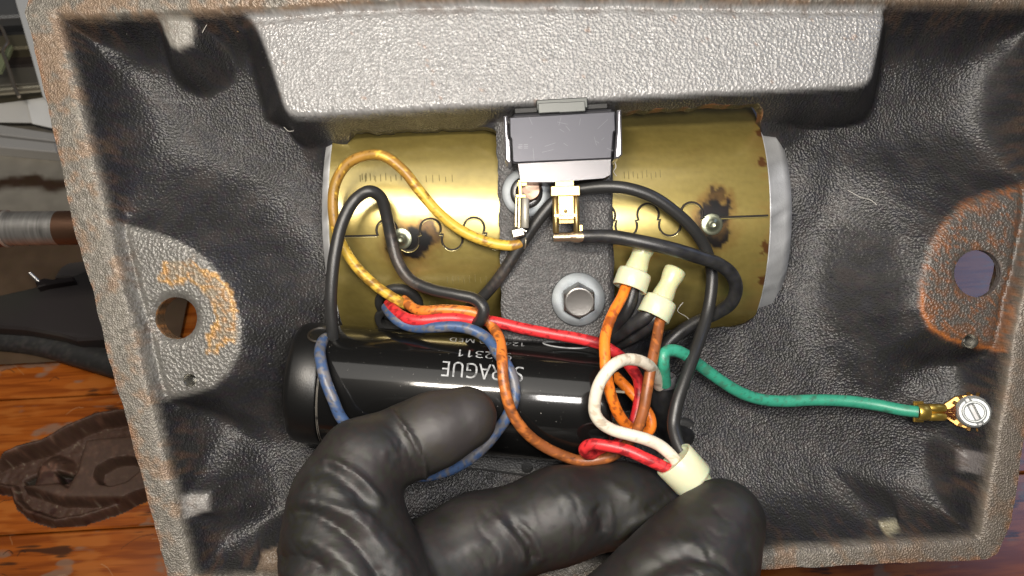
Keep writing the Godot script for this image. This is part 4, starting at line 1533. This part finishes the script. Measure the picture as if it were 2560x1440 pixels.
	for i in mb.v.size():
		var p := mb.v[i]
		var k := 1.0 + 0.3 * nz.get_noise_3dv(p * 6.0) + 0.15 * nf.get_noise_3dv(p * 14.0)
		var dust := sstep(0.15, 0.6, nz.get_noise_3dv(p * 3.0 + Vector3(50, 0, 0)))
		dust = maxf(dust, 1.3 * sstep(16.0, 9.0, p.distance_to(P(1130, 1050, 22))))
		var c := (Color(0.0155, 0.0142, 0.013) * k).lerp(Color(0.036, 0.032, 0.028), 0.55 * dust)
		c.a = 1.0
		mb.c.append(c)
	var t := thing("gloved_hand", "hand in a black nitrile glove, fingertip on the capacitor, pinching a cream cap", "gloved hand", P(1290, 1760, 37))
	part("glove", mb, M.glove, t)


func hand_normals(mb: MB) -> void:
	mb.n.resize(mb.v.size())
	mb.n.fill(Vector3.ZERO)
	for k in range(0, mb.ix.size(), 3):
		var a := mb.ix[k]
		var b := mb.ix[k + 1]
		var c := mb.ix[k + 2]
		var f := (mb.v[b] - mb.v[a]).cross(mb.v[c] - mb.v[a])
		mb.n[a] += f
		mb.n[b] += f
		mb.n[c] += f
	for i in mb.n.size():
		mb.n[i] = mb.n[i].normalized()


# ---------------------------------------------------------------- the bench and what lies on it
var d1 := Vector3.RIGHT
var d2 := Vector3.UP


func bench_axes() -> void:
	d1 = (B(2553, 1182, 0) - B(0, 1338, 0)).normalized()
	d2 = BN.cross(d1).normalized()


func bpoly(a: Array, h: float, o: Vector3) -> PackedVector2Array:
	var r := PackedVector2Array()
	for p in a:
		var q := B(p[0], p[1], h) - o
		r.append(Vector2(q.dot(d1), q.dot(d2)))
	return r


func slab(mb: MB, a: Array, h0: float, h1: float, ch: float, col: Color) -> void:     # an outline standing on the bench
	var o := B(a[0][0], a[0][1], h1)
	mb.prism(bpoly(a, h1, o), o - BN * (h1 - h0), d1, d2, BN, h1 - h0, ch, col)


func make_bench() -> void:
	bench_axes()
	var o := B(0, 1338, 0)
	var wide := (B(0, 999, 0) - o).dot(d2)
	var t := thing("workbench", "varnished orange-brown wooden workbench of worn planks", "workbench", o - BN * 22.0)
	for k in range(-4, 12):
		var mb := MB.new()
		var ce := o + d1 * 150.0 + d2 * (k + 0.5) * wide - BN * (11.0 + 0.15 * (k % 3))
		mb.box(ce, d1 * 700.0, d2 * (wide * 0.5 - 0.35), BN * 11.0, 0.7, Color(1, 1, 1) * (0.92 + 0.08 * ((k * 7) % 3)))
		for v in mb.v:
			mb.uv.append(Vector2((v - o).dot(d1) / 300.0 + k * 0.377 + 0.1, (v - o).dot(d2) / 150.0 + k * 0.21 + (v - o).dot(BN) / 150.0))
		part("plank", mb, M.wood, t)


func make_clutter() -> void:
	# rusty flat casting by the bottom left corner
	var o := B(200, 1180, 0)
	var out := bpoly([[-60, 1190], [-30, 1172], [0, 1155], [60, 1125], [120, 1110], [180, 1075], [250, 1045], [310, 1035], [400, 1034], [440, 1180], [420, 1225], [350, 1238], [290, 1268], [200, 1297], [130, 1308], [60, 1285], [30, 1258], [20, 1225], [-40, 1215]], 6.0, o)
	var web := bpoly([[60, 1216], [150, 1210], [172, 1222], [196, 1180], [206, 1140], [218, 1102], [300, 1094], [430, 1090], [430, 1246], [280, 1246], [150, 1246]], 9.0, o)
	var eye := bpoly([[237, 1195], [245, 1170], [280, 1150], [320, 1144], [350, 1152], [350, 1180], [320, 1205], [280, 1217], [250, 1212]], 9.0, o)
	var lump := bpoly([[90, 1212], [105, 1165], [125, 1148], [150, 1160], [168, 1212]], 8.0, o)
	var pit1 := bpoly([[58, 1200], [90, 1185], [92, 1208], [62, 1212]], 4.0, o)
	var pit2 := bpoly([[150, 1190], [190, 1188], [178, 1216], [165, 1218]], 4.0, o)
	var bb := bbox(out)
	var st := 0.55
	var nx := int(bb.size.x / st) + 2
	var ny := int(bb.size.y / st) + 2
	var mb := MB.new()
	var pp := PackedVector3Array()
	var cc := PackedColorArray()
	var keep := PackedFloat32Array()
	for i in nx:
		for j in ny:
			var q := bb.position + Vector2(i, j) * st
			var d := psd(q, out) + 0.25 * nf.get_noise_2d(q.x * 6.0, q.y * 6.0)
			var h := 2.6 + 0.6 * nz.get_noise_2d(q.x * 7.0, q.y * 7.0) + 0.25 * nf.get_noise_2d(q.x * 9.0, q.y * 9.0)
			var far := sstep(2.0, 6.0, q.y)
			h = smax(h, lerpf(6.0, 13.0, far) - 5.0 * sp(absf(d + 1.4) - 0.8, 0.3), 0.4)
			h = smax(h, 10.5 - 5.0 * sp(psd(q, web), 0.4), 0.8)
			h = smax(h, 9.0 - 1.6 * sp(psd(q, lump), 1.2), 0.8)
			h -= 7.5 * sstep(0.3, -0.9, psd(q, eye))
			h = maxf(1.0, h - 5.0 * sstep(0.5, -0.8, minf(psd(q, pit1), psd(q, pit2))))
			if d > -0.5:
				h = lerpf(h, 0.0, sstep(-0.5, 0.6, d))
			keep.append(d)
			pp.append(o + d1 * q.x + d2 * q.y + BN * maxf(h, 0.05))
			var a := nz.get_noise_2d(q.x * 11.0, q.y * 11.0)
			var b := nf.get_noise_2d(q.x * 12.0, q.y * 12.0)
			var c := Color(0.055, 0.029, 0.020) * (1.0 + 0.25 * b)
			c = c.lerp(Color(0.135, 0.066, 0.045), 0.8 * sstep(0.0, 0.5, a + 0.3 * b) * sstep(3.0, 9.0, h))
			c = c.lerp(Color(0.22, 0.19, 0.14), 0.5 * sstep(0.5, 0.8, b + 0.3 * a))
			c = c.lerp(Color(0.035, 0.014, 0.010), sstep(0.25, 0.5, nz.get_noise_2d(q.x * 8.0 + 60.0, q.y * 8.0)) * sstep(0.0, -5.0, q.y))
			c = c.lerp(Color(0.062, 0.037, 0.027) * (1.0 + 0.15 * b), 0.75 * sstep(0.4, -0.4, psd(q, web)))
			c = c.lerp(Color(0.010, 0.007, 0.006), 0.9 * sstep(0.6, -0.4, minf(psd(q, pit1), psd(q, pit2))))  # near-black painted into the pits stands for the shadow in their openings
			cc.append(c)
	var nn := PackedVector3Array()
	nn.resize(pp.size())
	for i in nx - 1:
		for j in ny - 1:
			var a := i * ny + j
			var f := (pp[a + ny] - pp[a]).cross(pp[a + 1] - pp[a])
			for k in [a, a + 1, a + ny, a + ny + 1]:
				nn[k] += f
			if minf(minf(keep[a], keep[a + 1]), minf(keep[a + ny], keep[a + ny + 1])) < 0.6:
				mb.ix.append_array(PackedInt32Array([a, a + 1, a + ny, a + 1, a + ny + 1, a + ny]))
	for k in nn.size():
		nn[k] = nn[k].normalized()
	mb.v = pp
	mb.n = nn
	mb.c = cc
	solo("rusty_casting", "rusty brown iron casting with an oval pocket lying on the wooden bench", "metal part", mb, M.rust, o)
	# thick black cable and the black rubber guard behind it
	var line := PackedVector3Array()
	for g in [[-90, 846], [-20, 844], [60, 850], [130, 863], [200, 884], [300, 914], [420, 960], [560, 1000]]:
		line.append(B(g[0], g[1], 6.8))
	mb = MB.new()
	mb.tube(spline(line, 1.5), even(6.6, 0.02), 28, func(_u, p): return Color(0.026, 0.026, 0.027).lerp(Color(0.075, 0.070, 0.062), 0.35 * sstep(0.05, 0.5, nf.get_noise_3dv(p * 12.0) + 0.4 * nz.get_noise_3dv(p * 4.0))))
	solo("power_cable", "thick dusty black cable on the bench left of the casting", "cable", mb, M.rubber, B(60, 850, 0))
	mb = MB.new()
	slab(mb, [[-90, 756], [-40, 744], [60, 722], [150, 700], [228, 668], [330, 690], [340, 850], [260, 846], [190, 850], [150, 838], [60, 822], [-40, 815], [-90, 815]], 0.5, 20.0, 1.2, Color(0.024, 0.023, 0.022))
	for k in mb.c.size():
		mb.c[k] = mb.c[k].lerp(Color(0.06, 0.05, 0.04), 0.5 * sstep(0.0, 0.4, nz.get_noise_3dv(mb.v[k] * 6.0)))
	solo("rubber_guard", "black rubber guard wedged behind the thick cable", "guard", mb, M.rubber, B(100, 800, 0))
	# plastic part with a metal pin
	var t := thing("plastic_fitting", "black plastic fitting with a small bright pin, behind the rubber guard", "fitting", B(150, 705, 20))
	mb = MB.new()
	slab(mb, [[86, 702], [110, 694], [130, 697], [182, 690], [184, 700], [112, 712], [92, 718]], 12.0, 24.0, 0.6, Color(0.012, 0.011, 0.011))
	slab(mb, [[136, 692], [150, 668], [170, 656], [235, 648], [240, 680], [184, 692]], 8.0, 17.0, 0.8, Color(0.055, 0.048, 0.044))
	part("body", mb, M.pvc, t)
	mb = MB.new()
	mb.tube(PackedVector3Array([B(74, 682, 27), B(99, 706, 23)]), func(_u, _a): return 0.9, 10, func(_u, _p): return Color(0.55, 0.54, 0.52))
	part("pin", mb, M.steel, t)
	# stained metal tray
	mb = MB.new()
	slab(mb, [[-120, 378], [60, 384], [400, 400], [420, 760], [-120, 760]], 0.6, 4.0, 0.8, Color(1, 1, 1))
	var tray := MB.new()
	var to := B(60, 560, 4.3)
	for i in 90:
		for j in 90:
			var q := to + d1 * (i - 45) * 2.2 + d2 * (j - 40) * 2.2
			tray.v.append(q)
			tray.n.append(BN)
			var py := 720.0 - q.y * F / (C - q.z)
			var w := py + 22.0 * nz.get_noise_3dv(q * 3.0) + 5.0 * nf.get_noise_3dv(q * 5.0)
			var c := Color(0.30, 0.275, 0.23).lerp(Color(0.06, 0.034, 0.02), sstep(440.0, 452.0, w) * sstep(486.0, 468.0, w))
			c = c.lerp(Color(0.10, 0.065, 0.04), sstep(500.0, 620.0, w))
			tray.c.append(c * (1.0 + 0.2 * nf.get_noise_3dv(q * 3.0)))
	for i in 89:
		for j in 89:
			var a := i * 90 + j
			tray.ix.append_array(PackedInt32Array([a, a + 1, a + 90, a + 1, a + 91, a + 90]))
	t = thing("metal_tray", "dull grey metal sheet with brown stains behind the motor shaft", "metal sheet", B(60, 560, 0))
	for k in mb.c.size():
		mb.c[k] = Color(0.2, 0.18, 0.15)
	part("edge", mb, M.dull, t)
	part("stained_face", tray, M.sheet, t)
	# two flat bars, a sheet of paper
	for b in [[[-30, 306], [136, 332], [138, 352], [-30, 332], "upper of two pale flat bars beside the casting's left rim"], [[-30, 338], [139, 357], [142, 380], [-30, 364], "lower of two pale flat bars, next to the stained metal sheet"]]:
		mb = MB.new()
		slab(mb, [b[0], b[1], b[2], b[3]], 4.5, 12.0, 0.7, Color(0.55, 0.54, 0.52))
		solo("flat_bar", b[4], "metal bar", mb, M.alu, B(b[0][0] + 60, b[0][1] + 15, 4), "pale flat bars left of the casting")
	mb = MB.new()
	slab(mb, [[-40, 264], [66, 250], [80, 306], [-40, 304]], 12.5, 13.1, 0.1, Color(0.62, 0.61, 0.58))
	solo("paper_sheet", "smudged off-white paper below the steel rod", "paper", mb, M.paper, B(20, 280, 12))
	mb = MB.new()
	slab(mb, [[66, 250], [130, 240], [160, 326], [80, 308]], 13.5, 14.1, 0.1, Color(0.80, 0.80, 0.78))
	solo("white_card", "clean white card between the paper and the casting's rim", "card", mb, M.paper, B(100, 280, 13))
	# the rod and the wire hook on it
	mb = MB.new()
	line = PackedVector3Array([B(-80, 234, 22), B(160, 214, 22)])
	mb.tube(spline(line, 2.0), func(_u, _a): return 2.6, 28, func(_u, _p): return Color(0.50, 0.46, 0.36))
	solo("steel_rod", "bright round steel rod behind the top left corner", "rod", mb, M.steel, line[0])
	mb = MB.new()
	line = PackedVector3Array()
	for g in [[-14, 58], [2, 68], [14, 92], [19, 106], [10, 120], [7, 130], [14, 150], [26, 185], [38, 222], [48, 242]]:
		line.append(B(g[0], g[1], 30))
	mb.tube(spline(line, 0.8), func(_u, _a): return 0.95, 12, func(_u, _p): return Color(0.55, 0.50, 0.42))
	solo("wire_hook", "kinked wire hook hanging over the steel rod", "hook", mb, M.steel, line[3])
	# stacked bars in the far corner, and a pale panel
	var cols := [Color(0.40, 0.40, 0.40), Color(0.012, 0.012, 0.012), Color(0.34, 0.30, 0.20), Color(0.03, 0.023, 0.017), Color(0.34, 0.31, 0.26), Color(0.09, 0.075, 0.05)]
	var says := ["grey bar, uppermost in the stack behind the wire hook", "black bar under the grey one in the stack behind the wire hook", "olive bar in the middle of the stack behind the wire hook", "black-brown bar below the olive one in the far stack", "grey-brown bar next above the steel rod", "brown bar just below the steel rod"]
	var ys := [[-60, 42], [42, 86], [86, 122], [122, 168], [168, 216], [232, 266]]
	for k in 6:
		mb = MB.new()
		slab(mb, [[-80, ys[k][1] + 4], [150, ys[k][1] - 8], [150, ys[k][0] - 8], [-80, ys[k][0] + 4]], 1.0, [16.0, 9.0, 17.0, 10.0, 15.0, 13.0][k], 1.5, cols[k])
		solo("metal_bar", says[k], "metal bar", mb, M.shaft if k in [0, 2, 4] else M.dull, B(30, (ys[k][0] + ys[k][1]) * 0.5, 0), "bars stacked behind the top left corner")
	mb = MB.new()
	mb.box(B(8, 150, 24), d1 * 2.6, d2 * 12.0, BN * 1.5, 0.5, Color(0.22, 0.25, 0.14))
	solo("green_clip", "small pale green clip under the wire hook", "clip", mb, M.pvc, B(8, 150, 24))
	mb = MB.new()
	slab(mb, [[29, -30], [80, -30], [125, 262], [106, 240]], 30.0, 32.0, 0.4, Color(0.66, 0.67, 0.66))
	solo("pale_panel", "pale grey panel edge tight against the casting's top left corner", "panel", mb, M.paper, B(80, 100, 30))


func speck(mb: MB, p: Vector3, n: Vector3, r: float, col: Color) -> void:
	var u := n.cross(Vector3(0.31, 0.52, 0.17)).normalized()
	var w := n.cross(u)
	var ring := []
	for k in 5:
		var a := TAU * k / 5.0 + p.x
		ring.append(p + (u * cos(a) + w * sin(a) * 0.7) * r * (0.75 + 0.25 * sin(k * 2.1 + p.y)))
	for k in 5:
		mb.tri(ring[k], ring[(k + 1) % 5], p + n * r * 0.5, n, col)


func make_dust() -> void:
	var rng := RandomNumberGenerator.new()
	rng.seed = 31
	var cap: Node3D = get_node("capacitor")
	var mb := MB.new()
	var a := P(741, 953, -13.0)
	var w := (P(1560, 1014, -13.0) - a).normalized()
	for k in 170:
		var x := rng.randf_range(4.0, 92.0)
		var g := rng.randf_range(-1.25, 1.25)
		var up := w.cross(Vector3(0, 0, -1)).normalized()
		var d := (Vector3(0, 0, 1) * cos(g) + up * sin(g)).normalized()
		d = (d - w * d.dot(w)).normalized()
		speck(mb, a + w * x + d * 18.41, d, rng.randf_range(0.04, 0.13) * (2.0 if k % 40 == 0 else 1.0), Color(0.30, 0.29, 0.27))
	part("dust", mb, M.dull, cap).set_meta("kind", "stuff")
	mb = MB.new()
	for k in 420:
		var q := Vector2(rng.randf_range(-120, 145), rng.randf_range(-80, 84))
		if solid(q) > 1.5:
			var z := high(q)
			if dI < -2.0 and dP > 0.0:
				speck(mb, Vector3(q.x, q.y, z + 0.03), Vector3(0, 0, 1), rng.randf_range(0.05, 0.17), Color(0.34, 0.32, 0.29))
	part("dust", mb, M.dull, get_node("machine_base")).set_meta("kind", "stuff")


func make_debris() -> void:
	make_dust()
	var mb := MB.new()
	var o := P(586, 74, -10)
	mb.prism(PackedVector2Array([Vector2(-1.3, 0.4), Vector2(-0.5, 0.9), Vector2(0.6, 0.2), Vector2(1.2, -0.7), Vector2(0.3, -0.4), Vector2(-0.6, 0.0)]), o, Vector3.RIGHT, Vector3(0, 0.9, 0.4), Vector3(0, -0.4, 0.9), 0.3, 0.1, Color(0.52, 0.34, 0.16))
	solo("wood_chip", "tiny tan wood chip stuck near the upper left corner", "chip", mb, M.dull, o)
	var lint := [["lint_thread", "whitish cobweb thread beside the upper left lug", [[486, 108, -9], [500, 92, -8], [512, 70, -7], [524, 50, -6], [526, 46, -6]]],
		["lint_thread", "curled pale lint on the floor left of the top plate's corner", [[710, 318, -19], [722, 328, -18], [738, 327, -18], [750, 332, -18], [757, 322, -18]]],
		["lint_thread", "thin pale fibre on the slope above the right boss", [[2120, 476, -15], [2150, 492, -14], [2176, 500, -14], [2192, 512, -13]]],
		["lint_thread", "frayed pale tuft hanging at the switch's lower right corner", [[1537, 404, -2], [1540, 418, -2], [1534, 428, -2], [1541, 440, -3]]],
		["lint_thread", "thin web strand on the motor beside the right crimp cap", [[1700, 764, -12], [1708, 756, -12], [1694, 776, -12], [1716, 792, -14], [1726, 802, -15]]]]
	for l in lint:
		mb = MB.new()
		mb.tube(wire_path(l[2]), func(_u, _a): return 0.10, 5, func(_u, _p): return Color(0.5, 0.48, 0.44))
		solo(l[0], l[1], "lint", mb, M.dull, P(l[2][0][0], l[2][0][1], l[2][0][2]))


# ---------------------------------------------------------------- materials
func normal_from(noise: FastNoiseLite, size: int, k: float) -> ImageTexture:
	var im := noise.get_seamless_image(size, size, false, false, 0.03)
	im.bump_map_to_normal_map(k)
	return ImageTexture.create_from_image(im)


func wood_texture() -> ImageTexture:
	var w := 1024
	var h := 512
	var im := Image.create(w, h, false, Image.FORMAT_RGB8)
	for y in h:
		for x in w:
			var warp := 9.0 * nz.get_noise_2d(x * 0.25, y * 1.2)
			var g := nf.get_noise_2d(x * 0.16, (y + warp) * 2.4)
			var g2 := nf.get_noise_2d(x * 0.5 + 300.0, (y + warp * 0.5) * 7.0)
			g += 0.3 * nf.get_noise_2d(x * 0.35 + 40.0, y * 22.0)
			var a := nz.get_noise_2d(x * 0.8 + 900.0, y * 2.0)
			var c := Color(0.31, 0.080, 0.010).lerp(Color(0.20, 0.046, 0.006), sstep(-0.35, 0.55, g + 0.35 * g2))
			c = c.lerp(Color(0.38, 0.125, 0.024), 0.6 * sstep(0.1, 0.5, a - 0.4 * g))
			c = c.lerp(Color(0.035, 0.016, 0.008), 0.85 * sstep(0.42, 0.60, nz.get_noise_2d(x * 0.7 + 50.0, y * 1.5 + 100.0) + 0.2 * g2))
			c = c.lerp(Color(0.20, 0.15, 0.11), 0.6 * sstep(0.30, 0.55, nz.get_noise_2d(x * 1.1 + 700.0, y * 1.9 + 300.0) + 0.2 * g))
			im.set_pixel(x, y, c.linear_to_srgb())
	var rng := RandomNumberGenerator.new()
	rng.seed = 5
	for k in 120:
		var p := Vector2(rng.randf() * w, rng.randf() * h)
		var d := Vector2.from_angle(rng.randf_range(-0.9, 0.9)) * rng.randf_range(10.0, 50.0)
		var c := Color(0.42, 0.27, 0.16) if rng.randf() < 0.6 else Color(0.03, 0.015, 0.01)
		for s in 50:
			var q := p + d * (s / 50.0) + Vector2(0, 4.0 * sin(s * 0.08))
			var xx := posmod(int(q.x), w)
			var yy := posmod(int(q.y), h)
			im.set_pixel(xx, yy, im.get_pixel(xx, yy).lerp(c.linear_to_srgb(), 0.5))
	im.generate_mipmaps()
	return ImageTexture.create_from_image(im)


func make_materials() -> void:
	nz.seed = 11
	nz.noise_type = FastNoiseLite.TYPE_SIMPLEX_SMOOTH
	nz.frequency = 0.01
	nz.fractal_octaves = 3
	nf.seed = 23
	nf.noise_type = FastNoiseLite.TYPE_SIMPLEX_SMOOTH
	nf.frequency = 0.03
	nf.fractal_octaves = 2
	var ce := FastNoiseLite.new()
	ce.seed = 4
	ce.noise_type = FastNoiseLite.TYPE_CELLULAR
	ce.cellular_return_type = FastNoiseLite.RETURN_DISTANCE
	ce.cellular_jitter = 1.0
	ce.frequency = 0.040
	ce.fractal_type = FastNoiseLite.FRACTAL_FBM
	ce.fractal_octaves = 2
	ce.fractal_gain = 0.35
	var pebble := normal_from(ce, 2048, 20.0)
	var sn := FastNoiseLite.new()
	sn.seed = 8
	sn.noise_type = FastNoiseLite.TYPE_SIMPLEX_SMOOTH
	sn.frequency = 0.05
	sn.fractal_octaves = 4
	sn.fractal_gain = 0.6
	var grainy := normal_from(sn, 512, 6.0)
	M.iron = triplanar(mat(Color.WHITE, 0.42, 0.0, 0.5), pebble, 60.0, 0.6)
	M.bare = triplanar(mat(Color.WHITE, 0.40, 0.25, 0.5), pebble, 80.0, 0.62)
	M.rim = triplanar(mat(Color.WHITE, 0.45, 0.25, 0.5), pebble, 44.0, 0.65)
	var rn := FastNoiseLite.new()
	rn.seed = 15
	rn.frequency = 0.008
	rn.fractal_octaves = 5
	rn.fractal_gain = 0.65
	var wear := rn.get_seamless_image(512, 512)
	for y in 512:
		for x in 512:
			var v := 0.78 + 0.35 * (wear.get_pixel(x, y).r - 0.5)
			wear.set_pixel(x, y, Color(v, v, v))
	var wear_map := ImageTexture.create_from_image(wear)
	for k in ["iron", "bare", "rim"]:
		M[k].roughness_texture = wear_map
		M[k].roughness = M[k].roughness * 1.25
	M.rust = triplanar(mat(Color.WHITE, 0.6, 0.0, 0.4), grainy, 16.0, 0.35)
	M.brassy = triplanar(mat(Color.WHITE, 0.29, 0.65, 0.5), grainy, 9.0, 0.12)
	M.brassy.clearcoat_enabled = true
	M.brassy.clearcoat = 1.0
	M.brassy.clearcoat_roughness = 0.2
	M.alu = triplanar(mat(Color.WHITE, 0.5, 0.5, 0.5), grainy, 14.0, 0.35)
	M.shaft = triplanar(mat(Color.WHITE, 0.36, 0.8, 0.5), grainy, 10.0, 0.35)
	M.steel = triplanar(mat(Color.WHITE, 0.34, 0.9, 0.5), grainy, 8.0, 0.25)
	M.zinc = triplanar(mat(Color.WHITE, 0.48, 0.6, 0.5), grainy, 8.0, 0.2)
	M.chrome = triplanar(mat(Color.WHITE, 0.30, 0.9, 0.5), grainy, 7.0, 0.2)
	M.brass = triplanar(mat(Color.WHITE, 0.34, 0.9, 0.5), grainy, 8.0, 0.2)
	M.pvc = triplanar(mat(Color.WHITE, 0.40, 0.0, 0.5), grainy, 10.0, 0.22)
	M.blackpvc = triplanar(mat(Color.WHITE, 0.38, 0.0, 0.5), grainy, 10.0, 0.25)
	M.rubber = triplanar(mat(Color.WHITE, 0.5, 0.0, 0.4), grainy, 14.0, 0.3)
	M.gloss = triplanar(mat(Color.WHITE, 0.42, 0.0, 0.2), grainy, 14.0, 0.05)
	M.gloss.clearcoat_enabled = true
	M.gloss.clearcoat = 0.8
	M.gloss.clearcoat_roughness = 0.09
	M.ink = mat(Color.WHITE, 0.5)
	M.dull = mat(Color.WHITE, 0.6, 0.1)
	M.sheet = mat(Color.WHITE, 0.42, 0.3)
	M.paper = mat(Color.WHITE, 0.8)
	M.nylon = mat(Color.WHITE, 0.33, 0.0, 0.5)
	M.nylon.subsurf_scatter_enabled = true
	M.nylon.subsurf_scatter_strength = 0.35
	M.nylon.backlight_enabled = true
	M.nylon.backlight = Color(0.55, 0.53, 0.38)
	M.glove = triplanar(mat(Color.WHITE, 0.53, 0.0, 0.5), grainy, 5.0, 0.32)
	M.wood = triplanar(mat(Color.WHITE, 0.24, 0.0, 0.5), grainy, 30.0, 0.3)
	M.wood.uv1_triplanar = false
	M.wood.normal_enabled = false
	M.wood.uv1_scale = Vector3.ONE
	M.wood.albedo_texture = wood_texture()


func lamp(called: String, from: Vector3, to: Vector3, size: Vector2, energy: float, col: Color, up := Vector3.UP) -> void:
	var l := AreaLight3D.new()
	l.name = called
	l.area_size = size
	l.light_energy = energy
	l.light_color = col
	l.area_normalize_energy = true
	l.shadow_enabled = true
	add_child(l, true)
	var a := FRAME * (from * 0.001)
	l.transform = Transform3D(Basis.looking_at(FRAME * (to * 0.001) - a, FRAME.basis * up.normalized()), a)


func _ready() -> void:
	FRAME.basis = Basis(Vector3.RIGHT, -asin(BN.z))
	FRAME.origin = -(FRAME.basis * BP) * 0.001
	var cam := Camera3D.new()
	cam.name = "camera"
	cam.keep_aspect = Camera3D.KEEP_HEIGHT
	cam.fov = rad_to_deg(2.0 * atan(720.0 / F))
	cam.near = 0.01
	cam.far = 20.0
	add_child(cam)
	cam.transform = FRAME * Transform3D(Basis(), Vector3(0, 0, C * 0.001))
	cam.current = true
	var lens := CameraAttributesPhysical.new()       # a phone's small lens: what lies far behind goes a little soft
	lens.frustum_focal_length = 12.0 / tan(deg_to_rad(cam.fov) * 0.5)
	lens.frustum_focus_distance = 0.236
	lens.frustum_near = 0.01
	lens.frustum_far = 20.0
	lens.exposure_aperture = 32.0
	cam.attributes = lens
	var we := WorldEnvironment.new()
	we.name = "surroundings"
	var en := Environment.new()
	en.background_mode = Environment.BG_COLOR
	en.background_color = Color(0.035, 0.035, 0.035).linear_to_srgb()
	en.tonemap_mode = Environment.TONE_MAPPER_LINEAR
	en.tonemap_exposure = 1.0
	en.sdfgi_enabled = true
	en.ssao_enabled = true
	en.ssil_enabled = true
	we.environment = en
	add_child(we)
	lamp("work_light", Vector3(-75, 85, 310), Vector3(-10, 10, -20), Vector2(0.10, 0.03), 0.135, Color(1.0, 0.96, 0.90))
	lamp("torch_light", Vector3(28, 14, 250), Vector3(0, 5, -20), Vector2(0.05, 0.04), 0.062, Color(1.0, 0.98, 0.96))
	lamp("overhead_fill", Vector3(-150, 420, 620), Vector3(0, 0, -20), Vector2(0.7, 0.4), 0.19, Color(1.0, 0.98, 0.95))  # unseen soft fill added overhead to lift the whole scene
	lamp("window_light", Vector3(694, 640, 190), Vector3(160, 0, -120), Vector2(0.13, 0.5), 0.11, Color(0.70, 0.80, 1.0), Vector3(-19, -214, 275))
	make_materials()
	make_bench()
	make_casting()
	make_motor()
	make_capacitor()
	make_switch()
	make_hardware()
	make_wires()
	make_cap("upper left cream crimp cap, on the bright orange wire", P(1573, 722, 0), P(1590, 677, 0), P(1614, 606, -2), 5.1, 3.2)
	make_cap("right-hand cream crimp cap of the pair over the motor, on the browned orange wire", P(1632, 793, -1), P(1655, 746, -1), P(1688, 676, -3), 5.0, 3.1)
	make_cap("cream crimp cap pinched between the gloved fingertips", P(1683, 1147, 14.5), P(1738, 1206, 15), P(1800, 1272, 14), 6.0, 4.1)
	make_hand()
	make_clutter()
	make_debris()
